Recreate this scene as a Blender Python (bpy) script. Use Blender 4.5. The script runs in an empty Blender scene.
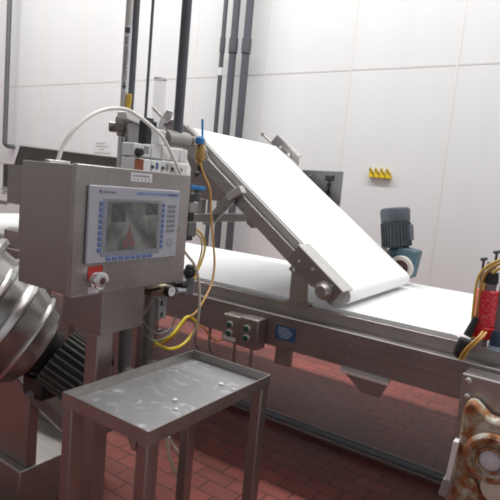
import bpy, bmesh, math, random
from mathutils import Vector, Matrix
random.seed(7)
COL = bpy.context.scene.collection
V = Vector
PI = math.pi

# ------------------------------------------------------------------ camera (metres, Z up, floor at 0)
RIGHT = V((0.82367116, 0.55962697, 0.09156136))
DOWN = V((0.14332414, -0.04922576, -0.98845082))
FWD = V((-0.54865656, 0.82728138, -0.12075389))
FOC = 522.1676
EYE = V((0, 0, 1.6))
cam_d = bpy.data.cameras.new('camera')
cam = bpy.data.objects.new('camera', cam_d)
COL.objects.link(cam)
cam_d.sensor_width = 36
cam_d.lens = 36 * FOC / 500
cam_d.clip_start = 0.05
cam.matrix_world = Matrix(((RIGHT.x, -DOWN.x, -FWD.x, EYE.x), (RIGHT.y, -DOWN.y, -FWD.y, EYE.y),
                           (RIGHT.z, -DOWN.z, -FWD.z, EYE.z), (0, 0, 0, 1)))
bpy.context.scene.camera = cam


def at(px, py, axis, val):
    """The point of the plane axis = val (0 X, 1 Y, 2 Z) that the photo shows at px, py."""
    d = RIGHT * ((px - 250) / FOC) + DOWN * ((py - 250) / FOC) + FWD
    t = (val - EYE[axis]) / d[axis]
    return EYE + d * t


# ------------------------------------------------------------------ materials
def new_mat(name):
    m = bpy.data.materials.new(name)
    m.use_nodes = True
    return m, m.node_tree.nodes, m.node_tree.links, m.node_tree.nodes['Principled BSDF']


def plain(name, col, rough=0.5, metal=0.0, var=0.08, scale=9.0, bump=0.0, **kw):
    m, n, l, b = new_mat(name)
    tc = n.new('ShaderNodeTexCoord')
    nz = n.new('ShaderNodeTexNoise')
    nz.inputs['Scale'].default_value = scale
    nz.inputs['Detail'].default_value = 5
    l.new(tc.outputs['Object'], nz.inputs['Vector'])
    r = n.new('ShaderNodeValToRGB')
    r.color_ramp.elements[0].position = 0.3
    r.color_ramp.elements[1].position = 0.7
    r.color_ramp.elements[0].color = [c * (1 - var) for c in col] + [1]
    r.color_ramp.elements[1].color = [min(1, c * (1 + var)) for c in col] + [1]
    l.new(nz.outputs['Fac'], r.inputs['Fac'])
    l.new(r.outputs['Color'], b.inputs['Base Color'])
    b.inputs['Roughness'].default_value = rough
    b.inputs['Metallic'].default_value = metal
    for k, v in kw.items():
        b.inputs[k].default_value = v
    if bump:
        bp = n.new('ShaderNodeBump')
        bp.inputs['Strength'].default_value = bump
        bp.inputs['Distance'].default_value = 0.004
        l.new(nz.outputs['Fac'], bp.inputs['Height'])
        l.new(bp.outputs['Normal'], b.inputs['Normal'])
    return m


def brushed(name, col, rough, axis, var=0.12):
    """Brushed stainless steel, grain stretched along an axis."""
    m, n, l, b = new_mat(name)
    tc = n.new('ShaderNodeTexCoord')
    mp = n.new('ShaderNodeMapping')
    sc = [60.0, 60.0, 60.0]
    sc[axis] = 2.5
    mp.inputs['Scale'].default_value = sc
    l.new(tc.outputs['Object'], mp.inputs['Vector'])
    nz = n.new('ShaderNodeTexNoise')
    nz.inputs['Scale'].default_value = 1.0
    nz.inputs['Detail'].default_value = 4
    l.new(mp.outputs['Vector'], nz.inputs['Vector'])
    n2 = n.new('ShaderNodeTexNoise')
    n2.inputs['Scale'].default_value = 6
    l.new(tc.outputs['Object'], n2.inputs['Vector'])
    mx = n.new('ShaderNodeMath')
    mx.operation = 'ADD'
    l.new(nz.outputs['Fac'], mx.inputs[0])
    l.new(n2.outputs['Fac'], mx.inputs[1])
    r = n.new('ShaderNodeValToRGB')
    r.color_ramp.elements[0].position = 0.35
    r.color_ramp.elements[1].position = 0.65
    r.color_ramp.elements[0].color = [c * (1 - var) for c in col] + [1]
    r.color_ramp.elements[1].color = [min(1, c * (1 + var)) for c in col] + [1]
    hf = n.new('ShaderNodeMath')
    hf.operation = 'MULTIPLY'
    hf.inputs[1].default_value = 0.5
    l.new(mx.outputs[0], hf.inputs[0])
    l.new(hf.outputs[0], r.inputs['Fac'])
    l.new(r.outputs['Color'], b.inputs['Base Color'])
    mr = n.new('ShaderNodeMapRange')
    mr.inputs['To Min'].default_value = rough - 0.06
    mr.inputs['To Max'].default_value = rough + 0.08
    l.new(hf.outputs[0], mr.inputs['Value'])
    l.new(mr.outputs['Result'], b.inputs['Roughness'])
    b.inputs['Metallic'].default_value = 1.0
    return m


STEEL = brushed('stainless_steel', (0.40, 0.375, 0.36), 0.42, 0)
STEEL_V = brushed('stainless_steel_upright_grain', (0.36, 0.325, 0.31), 0.42, 2, 0.035)
STEEL_D = brushed('dull_stainless_steel', (0.335, 0.30, 0.285), 0.46, 0)
STEEL_B = brushed('bright_stainless_steel', (0.78, 0.77, 0.76), 0.32, 0)
STEEL_P = brushed('polished_stainless_steel', (0.66, 0.65, 0.63), 0.24, 0)
GREY_STEEL = plain('grey_steel_plate', (0.30, 0.295, 0.29), 0.55, 0.35)
PIPE = plain('dark_grey_pipe', (0.085, 0.09, 0.105), 0.45, 0.0, 0.1)
PIPE_L = plain('lighter_grey_pipe', (0.12, 0.125, 0.135), 0.45, 0.0, 0.1)
BELT = plain('white_conveyor_belt', (0.82, 0.83, 0.83), 0.42, 0.0, 0.015, 3)
FLANGE = plain('pale_folded_steel', (0.56, 0.55, 0.53), 0.45, 0.35)
BLACK = plain('black_plastic', (0.018, 0.018, 0.02), 0.45)
BLACK_MOTOR = plain('black_motor_paint', (0.022, 0.022, 0.022), 0.5)
WHITE = plain('white_plastic', (0.74, 0.75, 0.74), 0.4, 0, 0.03)
CLEARISH = plain('milky_plastic', (0.80, 0.82, 0.82), 0.25, 0, 0.02, 9, 0, Alpha=0.22)
LABEL = plain('white_label', (0.70, 0.71, 0.74), 0.5, 0, 0.02)
INK = plain('dark_print', (0.09, 0.09, 0.11), 0.6)
PALE_INK = plain('grey_print', (0.30, 0.30, 0.33), 0.6)
HMI = plain('grey_blue_bezel', (0.40, 0.41, 0.455), 0.42, 0, 0.02)
HMI_MID = plain('screen_border', (0.24, 0.255, 0.29), 0.4, 0, 0.03)
KEY_BLUE = plain('blue_key', (0.115, 0.17, 0.38), 0.4)
KEY_GREY = plain('grey_key', (0.23, 0.23, 0.25), 0.5)
SIGN_BLUE = plain('blue_sign', (0.025, 0.085, 0.21), 0.45)
SIGN_TXT = plain('pale_blue_print', (0.33, 0.43, 0.55), 0.5)
RED = plain('red_plastic', (0.74, 0.022, 0.025), 0.4, 0, 0.12, 30)
RED_LABEL = plain('red_enamel', (0.45, 0.03, 0.025), 0.5)
YELLOW = plain('yellow_plastic', (0.74, 0.56, 0.03), 0.4)
YELLOW_HOSE = plain('yellow_hose', (0.66, 0.43, 0.06), 0.4)
AMBER = plain('amber_hose', (0.50, 0.27, 0.06), 0.4)
CREAM = plain('cream_hose', (0.66, 0.62, 0.50), 0.45)
WHITE_HOSE = plain('white_hose', (0.82, 0.82, 0.77), 0.4, 0, 0.03)
BLUE = plain('blue_handle', (0.02, 0.20, 0.50), 0.4)
BRASS = plain('brass', (0.50, 0.33, 0.12), 0.38, 0.85)
GREEN = plain('green_button', (0.015, 0.085, 0.06), 0.3)
MOTOR = plain('grey_motor_paint', (0.075, 0.088, 0.105), 0.45)
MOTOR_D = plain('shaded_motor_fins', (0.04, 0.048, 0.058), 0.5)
TEAL = plain('blue_grey_gearbox_paint', (0.06, 0.12, 0.155), 0.45, 0, 0.15)
BROWN = plain('brown_rubber', (0.09, 0.045, 0.035), 0.5)
BROWN_Y = plain('brown_yellow_clip', (0.30, 0.18, 0.02), 0.5)
BEIGE = plain('beige_plastic', (0.55, 0.50, 0.32), 0.5)
COPPER = plain('copper_red_block', (0.25, 0.07, 0.03), 0.5)
CABLE = plain('grey_cable', (0.16, 0.16, 0.16), 0.5)
SPECK = plain('speck_white', (0.85, 0.84, 0.80), 0.5, 0, 0.03)


def screen_mat():
    m, n, l, b = new_mat('dim_screen')
    tc = n.new('ShaderNodeTexCoord')
    nz = n.new('ShaderNodeTexNoise')
    nz.inputs['Scale'].default_value = 13
    nz.inputs['Detail'].default_value = 3
    l.new(tc.outputs['Object'], nz.inputs['Vector'])
    r = n.new('ShaderNodeValToRGB')
    e = r.color_ramp.elements
    e[0].position, e[0].color = 0.33, (0.09, 0.097, 0.095, 1)
    e[1].position, e[1].color = 0.72, (0.27, 0.28, 0.262, 1)
    x = e.new(0.5)
    x.color = (0.16, 0.168, 0.163, 1)
    l.new(nz.outputs['Fac'], r.inputs['Fac'])
    l.new(r.outputs['Color'], b.inputs['Base Color'])
    b.inputs['Roughness'].default_value = 0.18
    return m


SCREEN = screen_mat()


def tray_mat():
    """Wet stainless tray with smeared flour."""
    m, n, l, b = new_mat('wet_stained_tray')
    tc = n.new('ShaderNodeTexCoord')
    mp = n.new('ShaderNodeMapping')
    mp.inputs['Scale'].default_value = (5, 9, 1)
    mp.inputs['Rotation'].default_value = (0, 0, 0.7)
    l.new(tc.outputs['Object'], mp.inputs['Vector'])
    nz = n.new('ShaderNodeTexNoise')
    nz.inputs['Scale'].default_value = 2.2
    nz.inputs['Detail'].default_value = 6
    nz.inputs['Distortion'].default_value = 1.6
    l.new(mp.outputs['Vector'], nz.inputs['Vector'])
    r = n.new('ShaderNodeValToRGB')
    r.color_ramp.elements[0].position = 0.56
    r.color_ramp.elements[1].position = 0.74
    r.color_ramp.elements[0].color = (0, 0, 0, 1)
    r.color_ramp.elements[1].color = (0.8, 0.8, 0.8, 1)
    l.new(nz.outputs['Fac'], r.inputs['Fac'])
    mx = n.new('ShaderNodeMix')
    mx.data_type = 'RGBA'
    mx.inputs[6].default_value = (0.42, 0.42, 0.425, 1)
    mx.inputs[7].default_value = (0.72, 0.72, 0.73, 1)
    l.new(r.outputs['Color'], mx.inputs[0])
    l.new(mx.outputs[2], b.inputs['Base Color'])
    iv = n.new('ShaderNodeMath')
    iv.operation = 'MULTIPLY_ADD'
    iv.inputs[1].default_value = -0.55
    iv.inputs[2].default_value = 0.8
    l.new(r.outputs['Color'], iv.inputs[0])
    l.new(iv.outputs[0], b.inputs['Metallic'])
    b.inputs['Roughness'].default_value = 0.42
    return m


TRAY = tray_mat()


def rust_mat():
    m, n, l, b = new_mat('rust_stained_casting')
    tc = n.new('ShaderNodeTexCoord')
    nz = n.new('ShaderNodeTexNoise')
    nz.inputs['Scale'].default_value = 15
    nz.inputs['Detail'].default_value = 8
    nz.inputs['Roughness'].default_value = 0.62
    nz.inputs['Distortion'].default_value = 0.5
    l.new(tc.outputs['Object'], nz.inputs['Vector'])
    r = n.new('ShaderNodeValToRGB')
    e = r.color_ramp.elements
    e[0].position, e[0].color = 0.34, (0.075, 0.03, 0.016, 1)
    e[1].position, e[1].color = 0.62, (0.52, 0.49, 0.43, 1)
    x = e.new(0.45)
    x.color = (0.33, 0.115, 0.035, 1)
    y = e.new(0.52)
    y.color = (0.33, 0.25, 0.16, 1)
    l.new(nz.outputs['Fac'], r.inputs['Fac'])
    l.new(r.outputs['Color'], b.inputs['Base Color'])
    b.inputs['Roughness'].default_value = 0.6
    bp = n.new('ShaderNodeBump')
    bp.inputs['Strength'].default_value = 0.3
    bp.inputs['Distance'].default_value = 0.01
    l.new(nz.outputs['Fac'], bp.inputs['Height'])
    l.new(bp.outputs['Normal'], b.inputs['Normal'])
    return m


RUST = rust_mat()


def red_print_mat():
    m, n, l, b = new_mat('red_printed_sleeve')
    tc = n.new('ShaderNodeTexCoord')
    nz = n.new('ShaderNodeTexNoise')
    nz.inputs['Scale'].default_value = 95
    nz.inputs['Detail'].default_value = 2
    l.new(tc.outputs['Object'], nz.inputs['Vector'])
    r = n.new('ShaderNodeValToRGB')
    r.color_ramp.elements[0].position = 0.52
    r.color_ramp.elements[1].position = 0.72
    r.color_ramp.elements[0].color = (0.76, 0.022, 0.035, 1)
    r.color_ramp.elements[1].color = (0.75, 0.30, 0.32, 1)
    l.new(nz.outputs['Fac'], r.inputs['Fac'])
    l.new(r.outputs['Color'], b.inputs['Base Color'])
    b.inputs['Roughness'].default_value = 0.35
    return m


RED_PRINT = red_print_mat()


def floor_mat():
    m, n, l, b = new_mat('red_brick_tiles')
    tc = n.new('ShaderNodeTexCoord')
    br = n.new('ShaderNodeTexBrick')
    br.inputs['Scale'].default_value = 1.0
    br.inputs['Brick Width'].default_value = 0.203
    br.inputs['Row Height'].default_value = 0.106
    br.inputs['Mortar Size'].default_value = 0.0045
    br.inputs['Mortar Smooth'].default_value = 0.3
    br.inputs['Bias'].default_value = -0.1
    br.inputs['Color1'].default_value = (0.225, 0.058, 0.045, 1)
    br.inputs['Color2'].default_value = (0.165, 0.044, 0.036, 1)
    br.inputs['Mortar'].default_value = (0.045, 0.02, 0.018, 1)
    l.new(tc.outputs['Object'], br.inputs['Vector'])
    nz = n.new('ShaderNodeTexNoise')
    nz.inputs['Scale'].default_value = 1.7
    nz.inputs['Detail'].default_value = 6
    l.new(tc.outputs['Object'], nz.inputs['Vector'])
    r = n.new('ShaderNodeValToRGB')
    r.color_ramp.elements[0].position = 0.35
    r.color_ramp.elements[1].position = 0.68
    r.color_ramp.elements[0].color = (0.70, 0.70, 0.72, 1)
    r.color_ramp.elements[1].color = (1.15, 1.12, 1.1, 1)
    l.new(nz.outputs['Fac'], r.inputs['Fac'])
    mx = n.new('ShaderNodeMix')
    mx.data_type = 'RGBA'
    mx.blend_type = 'MULTIPLY'
    mx.inputs[0].default_value = 1
    l.new(br.outputs['Color'], mx.inputs[6])
    l.new(r.outputs['Color'], mx.inputs[7])
    l.new(mx.outputs[2], b.inputs['Base Color'])
    mr = n.new('ShaderNodeMapRange')
    mr.inputs['To Min'].default_value = 0.38
    mr.inputs['To Max'].default_value = 0.62
    l.new(nz.outputs['Fac'], mr.inputs['Value'])
    l.new(mr.outputs['Result'], b.inputs['Roughness'])
    bp = n.new('ShaderNodeBump')
    bp.invert = True
    bp.inputs['Strength'].default_value = 0.5
    bp.inputs['Distance'].default_value = 0.004
    l.new(br.outputs['Fac'], bp.inputs['Height'])
    l.new(bp.outputs['Normal'], b.inputs['Normal'])
    return m


def wall_mat():
    m, n, l, b = new_mat('white_wall_panel')
    tc = n.new('ShaderNodeTexCoord')
    mp = n.new('ShaderNodeMapping')
    mp.inputs['Scale'].default_value = (1.6, 1.6, 0.12)
    l.new(tc.outputs['Object'], mp.inputs['Vector'])
    nz = n.new('ShaderNodeTexNoise')
    nz.inputs['Scale'].default_value = 1.0
    nz.inputs['Detail'].default_value = 3
    l.new(mp.outputs['Vector'], nz.inputs['Vector'])
    r = n.new('ShaderNodeValToRGB')
    r.color_ramp.elements[0].position = 0.3
    r.color_ramp.elements[1].position = 0.7
    r.color_ramp.elements[0].color = (0.71, 0.715, 0.72, 1)
    r.color_ramp.elements[1].color = (0.75, 0.755, 0.76, 1)
    l.new(nz.outputs['Fac'], r.inputs['Fac'])
    l.new(r.outputs['Color'], b.inputs['Base Color'])
    b.inputs['Roughness'].default_value = 0.4
    return m


# ------------------------------------------------------------------ geometry helpers (world coordinates)
def B():
    return bmesh.new()


def hexa(bm, c8):
    """Eight corners: bottom ring then top ring."""
    v = [bm.verts.new(p) for p in c8]
    for f in ((3, 2, 1, 0), (4, 5, 6, 7), (0, 1, 5, 4), (1, 2, 6, 5), (2, 3, 7, 6), (3, 0, 4, 7)):
        bm.faces.new([v[i] for i in f])


def box(bm, x0, x1, y0, y1, z0, z1):
    hexa(bm, [(x0, y0, z0), (x1, y0, z0), (x1, y1, z0), (x0, y1, z0), (x0, y0, z1), (x1, y0, z1), (x1, y1, z1), (x0, y1, z1)])
    return bm


def obox(bm, c, u, v, w, hu, hv, hw):
    c, u, v, w = V(c), V(u).normalized(), V(v).normalized(), V(w).normalized()
    P = lambda a, b_, d: c + u * (a * hu) + v * (b_ * hv) + w * (d * hw)
    hexa(bm, [P(-1, -1, -1), P(1, -1, -1), P(1, 1, -1), P(-1, 1, -1), P(-1, -1, 1), P(1, -1, 1), P(1, 1, 1), P(-1, 1, 1)])
    return bm


def frame_of(d):
    d = V(d).normalized()
    a = V((0, 0, 1)) if abs(d.z) < 0.9 else V((1, 0, 0))
    u = d.cross(a).normalized()
    return u, d.cross(u).normalized(), d


def lathe(bm, origin, axis, prof, n=32, caps=True):
    """prof: (distance along axis, radius)."""
    u, v, d = frame_of(axis)
    o = V(origin)
    rings = []
    for t, r in prof:
        r = max(r, 1e-4)
        rings.append([bm.verts.new(o + d * t + (u * math.cos(2 * PI * k / n) + v * math.sin(2 * PI * k / n)) * r) for k in range(n)])
    for a, b_ in zip(rings, rings[1:]):
        for k in range(n):
            bm.faces.new((a[k], b_[k], b_[(k + 1) % n], a[(k + 1) % n]))
    if caps:
        bm.faces.new(rings[0])
        bm.faces.new(list(reversed(rings[-1])))
    return bm


def cyl(bm, p0, p1, r, r1=None, n=24):
    p0, p1 = V(p0), V(p1)
    return lathe(bm, p0, p1 - p0, [(0, r), ((p1 - p0).length, r if r1 is None else r1)], n)


def smooth_path(pts, k=7):
    pts = [V(p) for p in pts]
    if len(pts) < 3:
        return pts
    e = [pts[0] * 2 - pts[1]] + pts + [pts[-1] * 2 - pts[-2]]
    out = []
    for i in range(1, len(e) - 2):
        for j in range(k):
            t = j / k
            a, b_, c, d = e[i - 1:i + 3]
            out.append(0.5 * ((2 * b_) + (c - a) * t + (2 * a - 5 * b_ + 4 * c - d) * t * t + (3 * b_ - a - 3 * c + d) * t ** 3))
    out.append(pts[-1])
    return out


def tube(bm, pts, r, n=10, smooth=True):
    p = smooth_path(pts) if smooth else [V(q) for q in pts]
    rings = []
    u = None
    for i, q in enumerate(p):
        d = (p[min(i + 1, len(p) - 1)] - p[max(i - 1, 0)]).normalized()
        if u is None:
            u = frame_of(d)[0]
        u = (u - d * u.dot(d)).normalized()
        w = d.cross(u)
        rings.append([bm.verts.new(q + (u * math.cos(2 * PI * k / n) + w * math.sin(2 * PI * k / n)) * r) for k in range(n)])
    for a, b_ in zip(rings, rings[1:]):
        for k in range(n):
            bm.faces.new((a[k], a[(k + 1) % n], b_[(k + 1) % n], b_[k]))
    bm.faces.new(list(reversed(rings[0])))
    bm.faces.new(rings[-1])
    return bm


def prism(bm, poly, off):
    """Flat polygon (list of points) pushed along the vector off."""
    a = [bm.verts.new(V(p)) for p in poly]
    b_ = [bm.verts.new(V(p) + V(off)) for p in poly]
    n = len(a)
    bm.faces.new(list(reversed(a)))
    bm.faces.new(b_)
    for i in range(n):
        bm.faces.new((a[i], a[(i + 1) % n], b_[(i + 1) % n], b_[i]))
    return bm


def ball(bm, c, rx, ry=None, rz=None, seg=16):
    ry = rx if ry is None else ry
    rz = rx if rz is None else rz
    m = Matrix.Translation(V(c)) @ Matrix.Diagonal((rx, ry, rz, 1))
    bmesh.ops.create_uvsphere(bm, u_segments=seg, v_segments=seg // 2, radius=1, matrix=m)
    return bm


# ------------------------------------------------------------------ object helpers
BASE = {}


def obj(name, bm, mat, parent=None, bevel=0.0, label=None, flat=False):
    lo = V((1e9,) * 3)
    hi = V((-1e9,) * 3)
    for v in bm.verts:
        for i in range(3):
            lo[i] = min(lo[i], v.co[i])
            hi[i] = max(hi[i], v.co[i])
    o_ = (lo + hi) / 2
    if parent is None:
        o_.z = lo.z
    for v in bm.verts:
        v.co -= o_
    bmesh.ops.recalc_face_normals(bm, faces=bm.faces[:])
    me = bpy.data.meshes.new(name)
    bm.to_mesh(me)
    bm.free()
    me.materials.append(mat)
    if not flat:
        for p in me.polygons:
            p.use_smooth = True
        me.set_sharp_from_angle(angle=math.radians(32))
    o = bpy.data.objects.new(name, me)
    COL.objects.link(o)
    BASE[o.name] = o_
    if parent is not None:
        o.parent = parent
        o.location = o_ - BASE[parent.name]
    else:
        o.location = o_
    if bevel:
        md = o.modifiers.new('bevel', 'BEVEL')
        md.width = bevel
        md.segments = 2
        md.limit_method = 'ANGLE'
        md.angle_limit = math.radians(40)
    if label:
        o['label'] = label
    return o


def tag(o, label, cat, group=None):
    o['label'] = label
    o['category'] = cat
    if group:
        o['group'] = group
    return o


def thing(name, label, cat, loc, group=None):
    o = bpy.data.objects.new(name, None)
    COL.objects.link(o)
    o.empty_display_size = 0.05
    o.location = loc
    BASE[o.name] = V(loc)
    return tag(o, label, cat, group)


def struct(name, bm, mat, **kw):
    o = obj(name, bm, mat, **kw)
    o['kind'] = 'structure'
    return o


def text(name, body, size, origin, xdir, ydir, mat, parent, depth=0.0004, fit=None):
    cu = bpy.data.curves.new(name, 'FONT')
    cu.body = body
    cu.size = size
    cu.extrude = depth
    cu.align_x = 'CENTER'
    cu.align_y = 'CENTER'
    tmp = bpy.data.objects.new('tmp_text', cu)
    COL.objects.link(tmp)
    bpy.context.view_layer.update()
    me = bpy.data.meshes.new_from_object(tmp.evaluated_get(bpy.context.evaluated_depsgraph_get()))
    bpy.data.objects.remove(tmp)
    xd, yd = V(xdir).normalized(), V(ydir).normalized()
    zd = xd.cross(yd)
    if fit:
        w = max(v.co.x for v in me.vertices) - min(v.co.x for v in me.vertices)
        s = fit / w
        for v in me.vertices:
            v.co.x *= s
    for v in me.vertices:
        c = v.co.copy()
        v.co = xd * c.x + yd * c.y + zd * c.z
    me.materials.clear()
    me.materials.append(mat)
    o = bpy.data.objects.new(name, me)
    COL.objects.link(o)
    BASE[o.name] = V(origin)
    o.parent = parent
    o.location = V(origin) - BASE[parent.name]
    return o


X_, Y_, Z_ = V((1, 0, 0)), V((0, 1, 0)), V((0, 0, 1))

# ================================================================== SETTING
struct('floor', box(B(), -13, 4, -4, 6.0, -0.1, 0), floor_mat())
WM = wall_mat()
struct('wall_back', box(B(), -13, 4, 6.0, 6.15, 0, 7.2), WM)
struct('wall_left', box(B(), -13.15, -13, -4, 6.15, 0, 7.2), WM)
struct('ceiling', box(B(), -13, 4, -4, 6.15, 7.2, 7.3), plain('white_ceiling', (0.7, 0.7, 0.7), 0.6, 0, 0.02))
SEAM = plain('cream_seam_strip', (0.74, 0.73, 0.705), 0.5, 0, 0.02)
k = 0
for i in range(-7, 5):
    x = -2.767 + 1.235 * i
    if x > 3.9 or x < -12.5:
        continue
    k += 1
    struct('trim_%d' % k, box(B(), x - 0.012, x + 0.012, 5.996, 6.0, 0, 7.2), SEAM)
k += 1
struct('trim_%d' % k, box(B(), -13, 4, 5.997, 6.0, 3.088, 3.108), plain('wall_rail', (0.64, 0.63, 0.61), 0.5, 0, 0.02))

# ================================================================== LIGHT
def lamp(name, loc, sx, sy, energy, rot=(0, 0, 0), col=(1, 1, 1)):
    ld = bpy.data.lights.new(name, 'AREA')
    ld.shape = 'RECTANGLE'
    ld.size, ld.size_y = sx, sy
    ld.energy = energy
    ld.color = col
    o = bpy.data.objects.new(name, ld)
    COL.objects.link(o)
    o.location = loc
    o.rotation_euler = rot


lamp('ceiling_strip_light', (-3.5, 3.5, 7.1), 14, 0.4, 780, col=(1, 1, 0.985))
lamp('ceiling_strip_light', (-3.5, 2.2, 7.1), 14, 0.5, 55, col=(1, 1, 0.985))
lamp('ceiling_strip_light', (-3.5, -0.5, 7.1), 14, 0.5, 55, col=(1, 1, 0.985))
w = bpy.data.worlds.new('hall_light')
bpy.context.scene.world = w
w.use_nodes = True
w.node_tree.nodes['Background'].inputs['Color'].default_value = (0.95, 0.96, 1.0, 1)
w.node_tree.nodes['Background'].inputs['Strength'].default_value = 0.36

# ================================================================== LOWER CONVEYOR
lc = thing('flat_conveyor', 'long flat conveyor with white belt and stainless side beam running under the sloping belt', 'conveyor', (-2.6, 3.3, 0))


def belt_loop(bm, p0, p1, side0, side1, r, n=10):
    """Closed belt over two end rollers; p0, p1 top line ends at Y=side0."""
    p0, p1 = V(p0), V(p1)
    d = (p1 - p0).normalized()
    nrm = d.cross(Y_).normalized()
    if nrm.z < 0:
        nrm = -nrm
    c0, c1 = p0 - nrm * r, p1 - nrm * r
    sec = []
    for i in range(n + 1):
        a = PI / 2 - PI * i / n
        sec.append(c1 + d * (r * math.cos(a)) + nrm * (r * math.sin(a)))
    for i in range(n + 1):
        a = -PI / 2 - PI * i / n
        sec.append(c0 + d * (r * math.cos(a)) + nrm * (r * math.sin(a)))
    prism(bm, [V((q.x, side0, q.z)) for q in sec], (0, side1 - side0, 0))
    return bm


obj('belt', belt_loop(B(), (-6.2, 0, 0.98), (-0.52, 0, 0.98), 2.625, 3.99, 0.05), BELT, lc)
XR = 0.10
bm = B()
box(bm, -6.25, XR, 2.585, 2.62, 0.86, 0.962)
box(bm, -6.25, XR, 3.995, 4.03, 0.86, 0.962)
obj('belt_rail', bm, STEEL, lc, 0.003)
bm = B()
prism(bm, [(-6.25, 2.50, 0.715), (-6.25, 2.52, 0.715), (-6.25, 2.52, 0.878), (-6.25, 2.585, 0.878), (-6.25, 2.585, 0.893), (-6.25, 2.50, 0.893)], (6.25 + XR, 0, 0))
obj('side_beam', bm, STEEL_D, lc, 0.002, label='near stainless side beam of the flat conveyor with a bright top edge')
bm = B()
box(bm, -6.25, XR, 2.4985, 2.512, 0.8935, 0.8965)
obj('edge_highlight', bm, FLANGE, lc, label='painted highlight along the top edge of the side beam')  # pale strip puts the highlight on the beam ledge into the colour
obj('side_beam', box(B(), -6.25, XR, 4.03, 4.06, 0.715, 0.89), STEEL_D, lc, 0.002)
for x in (-5.5, -4.0, -2.6, -1.2):
    obj('cross_tube', box(B(), x - 0.03, x + 0.03, 2.52, 4.03, 0.76, 0.82), STEEL_D, lc)
for (x, y) in ((-5.6, 2.58), (-5.6, 3.97), (-4.2, 2.58), (-4.2, 3.97), (-2.62, 2.60), (-3.75, 3.97), (-0.36, 3.0), (-0.36, 3.9)):
    if True:
        l_ = obj('leg', box(B(), x - 0.03, x + 0.03, y - 0.03, y + 0.03, 0.012, 0.76), STEEL_D, lc, 0.003)
        obj('foot_plate', box(B(), x - 0.06, x + 0.06, y - 0.06, y + 0.06, 0, 0.012), STEEL_D, l_)
obj('bed_plate', box(B(), -6.1, -0.62, 2.64, 3.97, 0.895, 0.922), STEEL_D, lc)
for (x0, x1) in ((-6.18, -6.1), (-0.6, -0.52)):
    obj('end_roller', cyl(B(), (x0 + 0.03, 2.63, 0.93), (x0 + 0.03, 3.98, 0.93), 0.047), GREY_STEEL, lc)
for x in (-1.16, -0.98):
    for z in (0.835, 0.765):
        obj('bolt', cyl(B(), (x, 2.502, z), (x, 2.494, z), 0.009, n=6), STEEL, lc)
# hanging tab and guard under the side beam
obj('mounting_tab', box(B(), -1.437, -1.333, 2.522, 2.545, 0.613, 0.725), STEEL, lc, 0.002)
bm = B()
prism(bm, [(-1.005, 2.515, 0.715), (-0.76, 2.515, 0.715), (-0.765, 2.515, 0.69), (-0.805, 2.515, 0.60), (-0.90, 2.515, 0.60), (-1.0, 2.515, 0.675)], (0, 0.012, 0))
obj('drip_guard', bm, STEEL, lc)
obj('guard_flange', box(B(), -1.012, -0.755, 2.475, 2.515, 0.708, 0.7145), FLANGE, lc, label='bright top flange of the drip guard')
obj('guard_flange', prism(B(), [(-1.012, 2.475, 0.7145), (-0.755, 2.475, 0.7145), (-0.755, 2.478, 0.688), (-1.012, 2.478, 0.688)], (0, 0.003, 0)), plain('lit_flange', (0.72, 0.72, 0.70), 0.5), lc)  # white front face stands in for light on the steel flange
# blue sign on the beam
sg = obj('warning_plate', box(B(), -1.434, -1.307, 2.4955, 2.4995, 0.766, 0.842), SIGN_BLUE, lc, label='small blue notice plate with pale lines of print')
for i, (a, b_) in enumerate(((0.018, 0.09), (0.014, 0.108), (0.018, 0.112), (0.022, 0.10), (0.032, 0.09))):
    obj('print_line', box(B(), -1.434 + a, -1.434 + b_, 2.4945, 2.4957, 0.828 - i * 0.0125, 0.8345 - i * 0.0125), SIGN_TXT, sg)

# ================================================================== SLOPING CONVEYOR
SL = thing('sloping_conveyor', 'short steep conveyor with wide white belt sloping down onto the flat belt', 'conveyor', (-1.3, 3.2, 0.98))
TOP = V((-2.30, 0, 1.948))
D = V((1.22, 0, -0.868)).normalized()
N = V((-D.z, 0, D.x))
LEN = 1.50
YN, YF = 2.65, 3.70


def S(u, w, y):
    return TOP + D * u + N * w + Y_ * y


obj('belt', belt_loop(B(), S(0.02, 0, 0), S(LEN - 0.02, 0, 0), YN, YF, 0.05), BELT, SL)


def slope_bar(bm, u0, u1, w0, w1, y0, y1):
    hexa(bm, [S(u0, w0, y0), S(u1, w0, y0), S(u1, w0, y1), S(u0, w0, y1), S(u0, w1, y0), S(u1, w1, y0), S(u1, w1, y1), S(u0, w1, y1)])
    return bm


obj('side_bar', slope_bar(B(), 0.10, 1.33, -0.125, -0.048, 2.59, 2.64), STEEL, SL, 0.003)
obj('side_bar', slope_bar(B(), 0.10, 1.33, -0.125, -0.048, 3.71, 3.76), STEEL, SL, 0.003)
obj('belt_guide', slope_bar(B(), -0.02, 1.12, -0.046, -0.004, 2.625, 2.645), FLANGE, SL, label='thin steel strip along the near belt edge')
obj('belt_guide', slope_bar(B(), 0.0, 1.40, -0.046, -0.012, 3.703, 3.72), STEEL, SL)
for u in (0.35, 0.75, 1.15):
    obj('cross_tube', slope_bar(B(), u, u + 0.05, -0.165, -0.125, 2.62, 3.73), STEEL_D, SL)
obj('bed_plate', slope_bar(B(), 0.1, 1.38, -0.09, -0.055, 2.66, 3.69), STEEL_D, SL)
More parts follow.
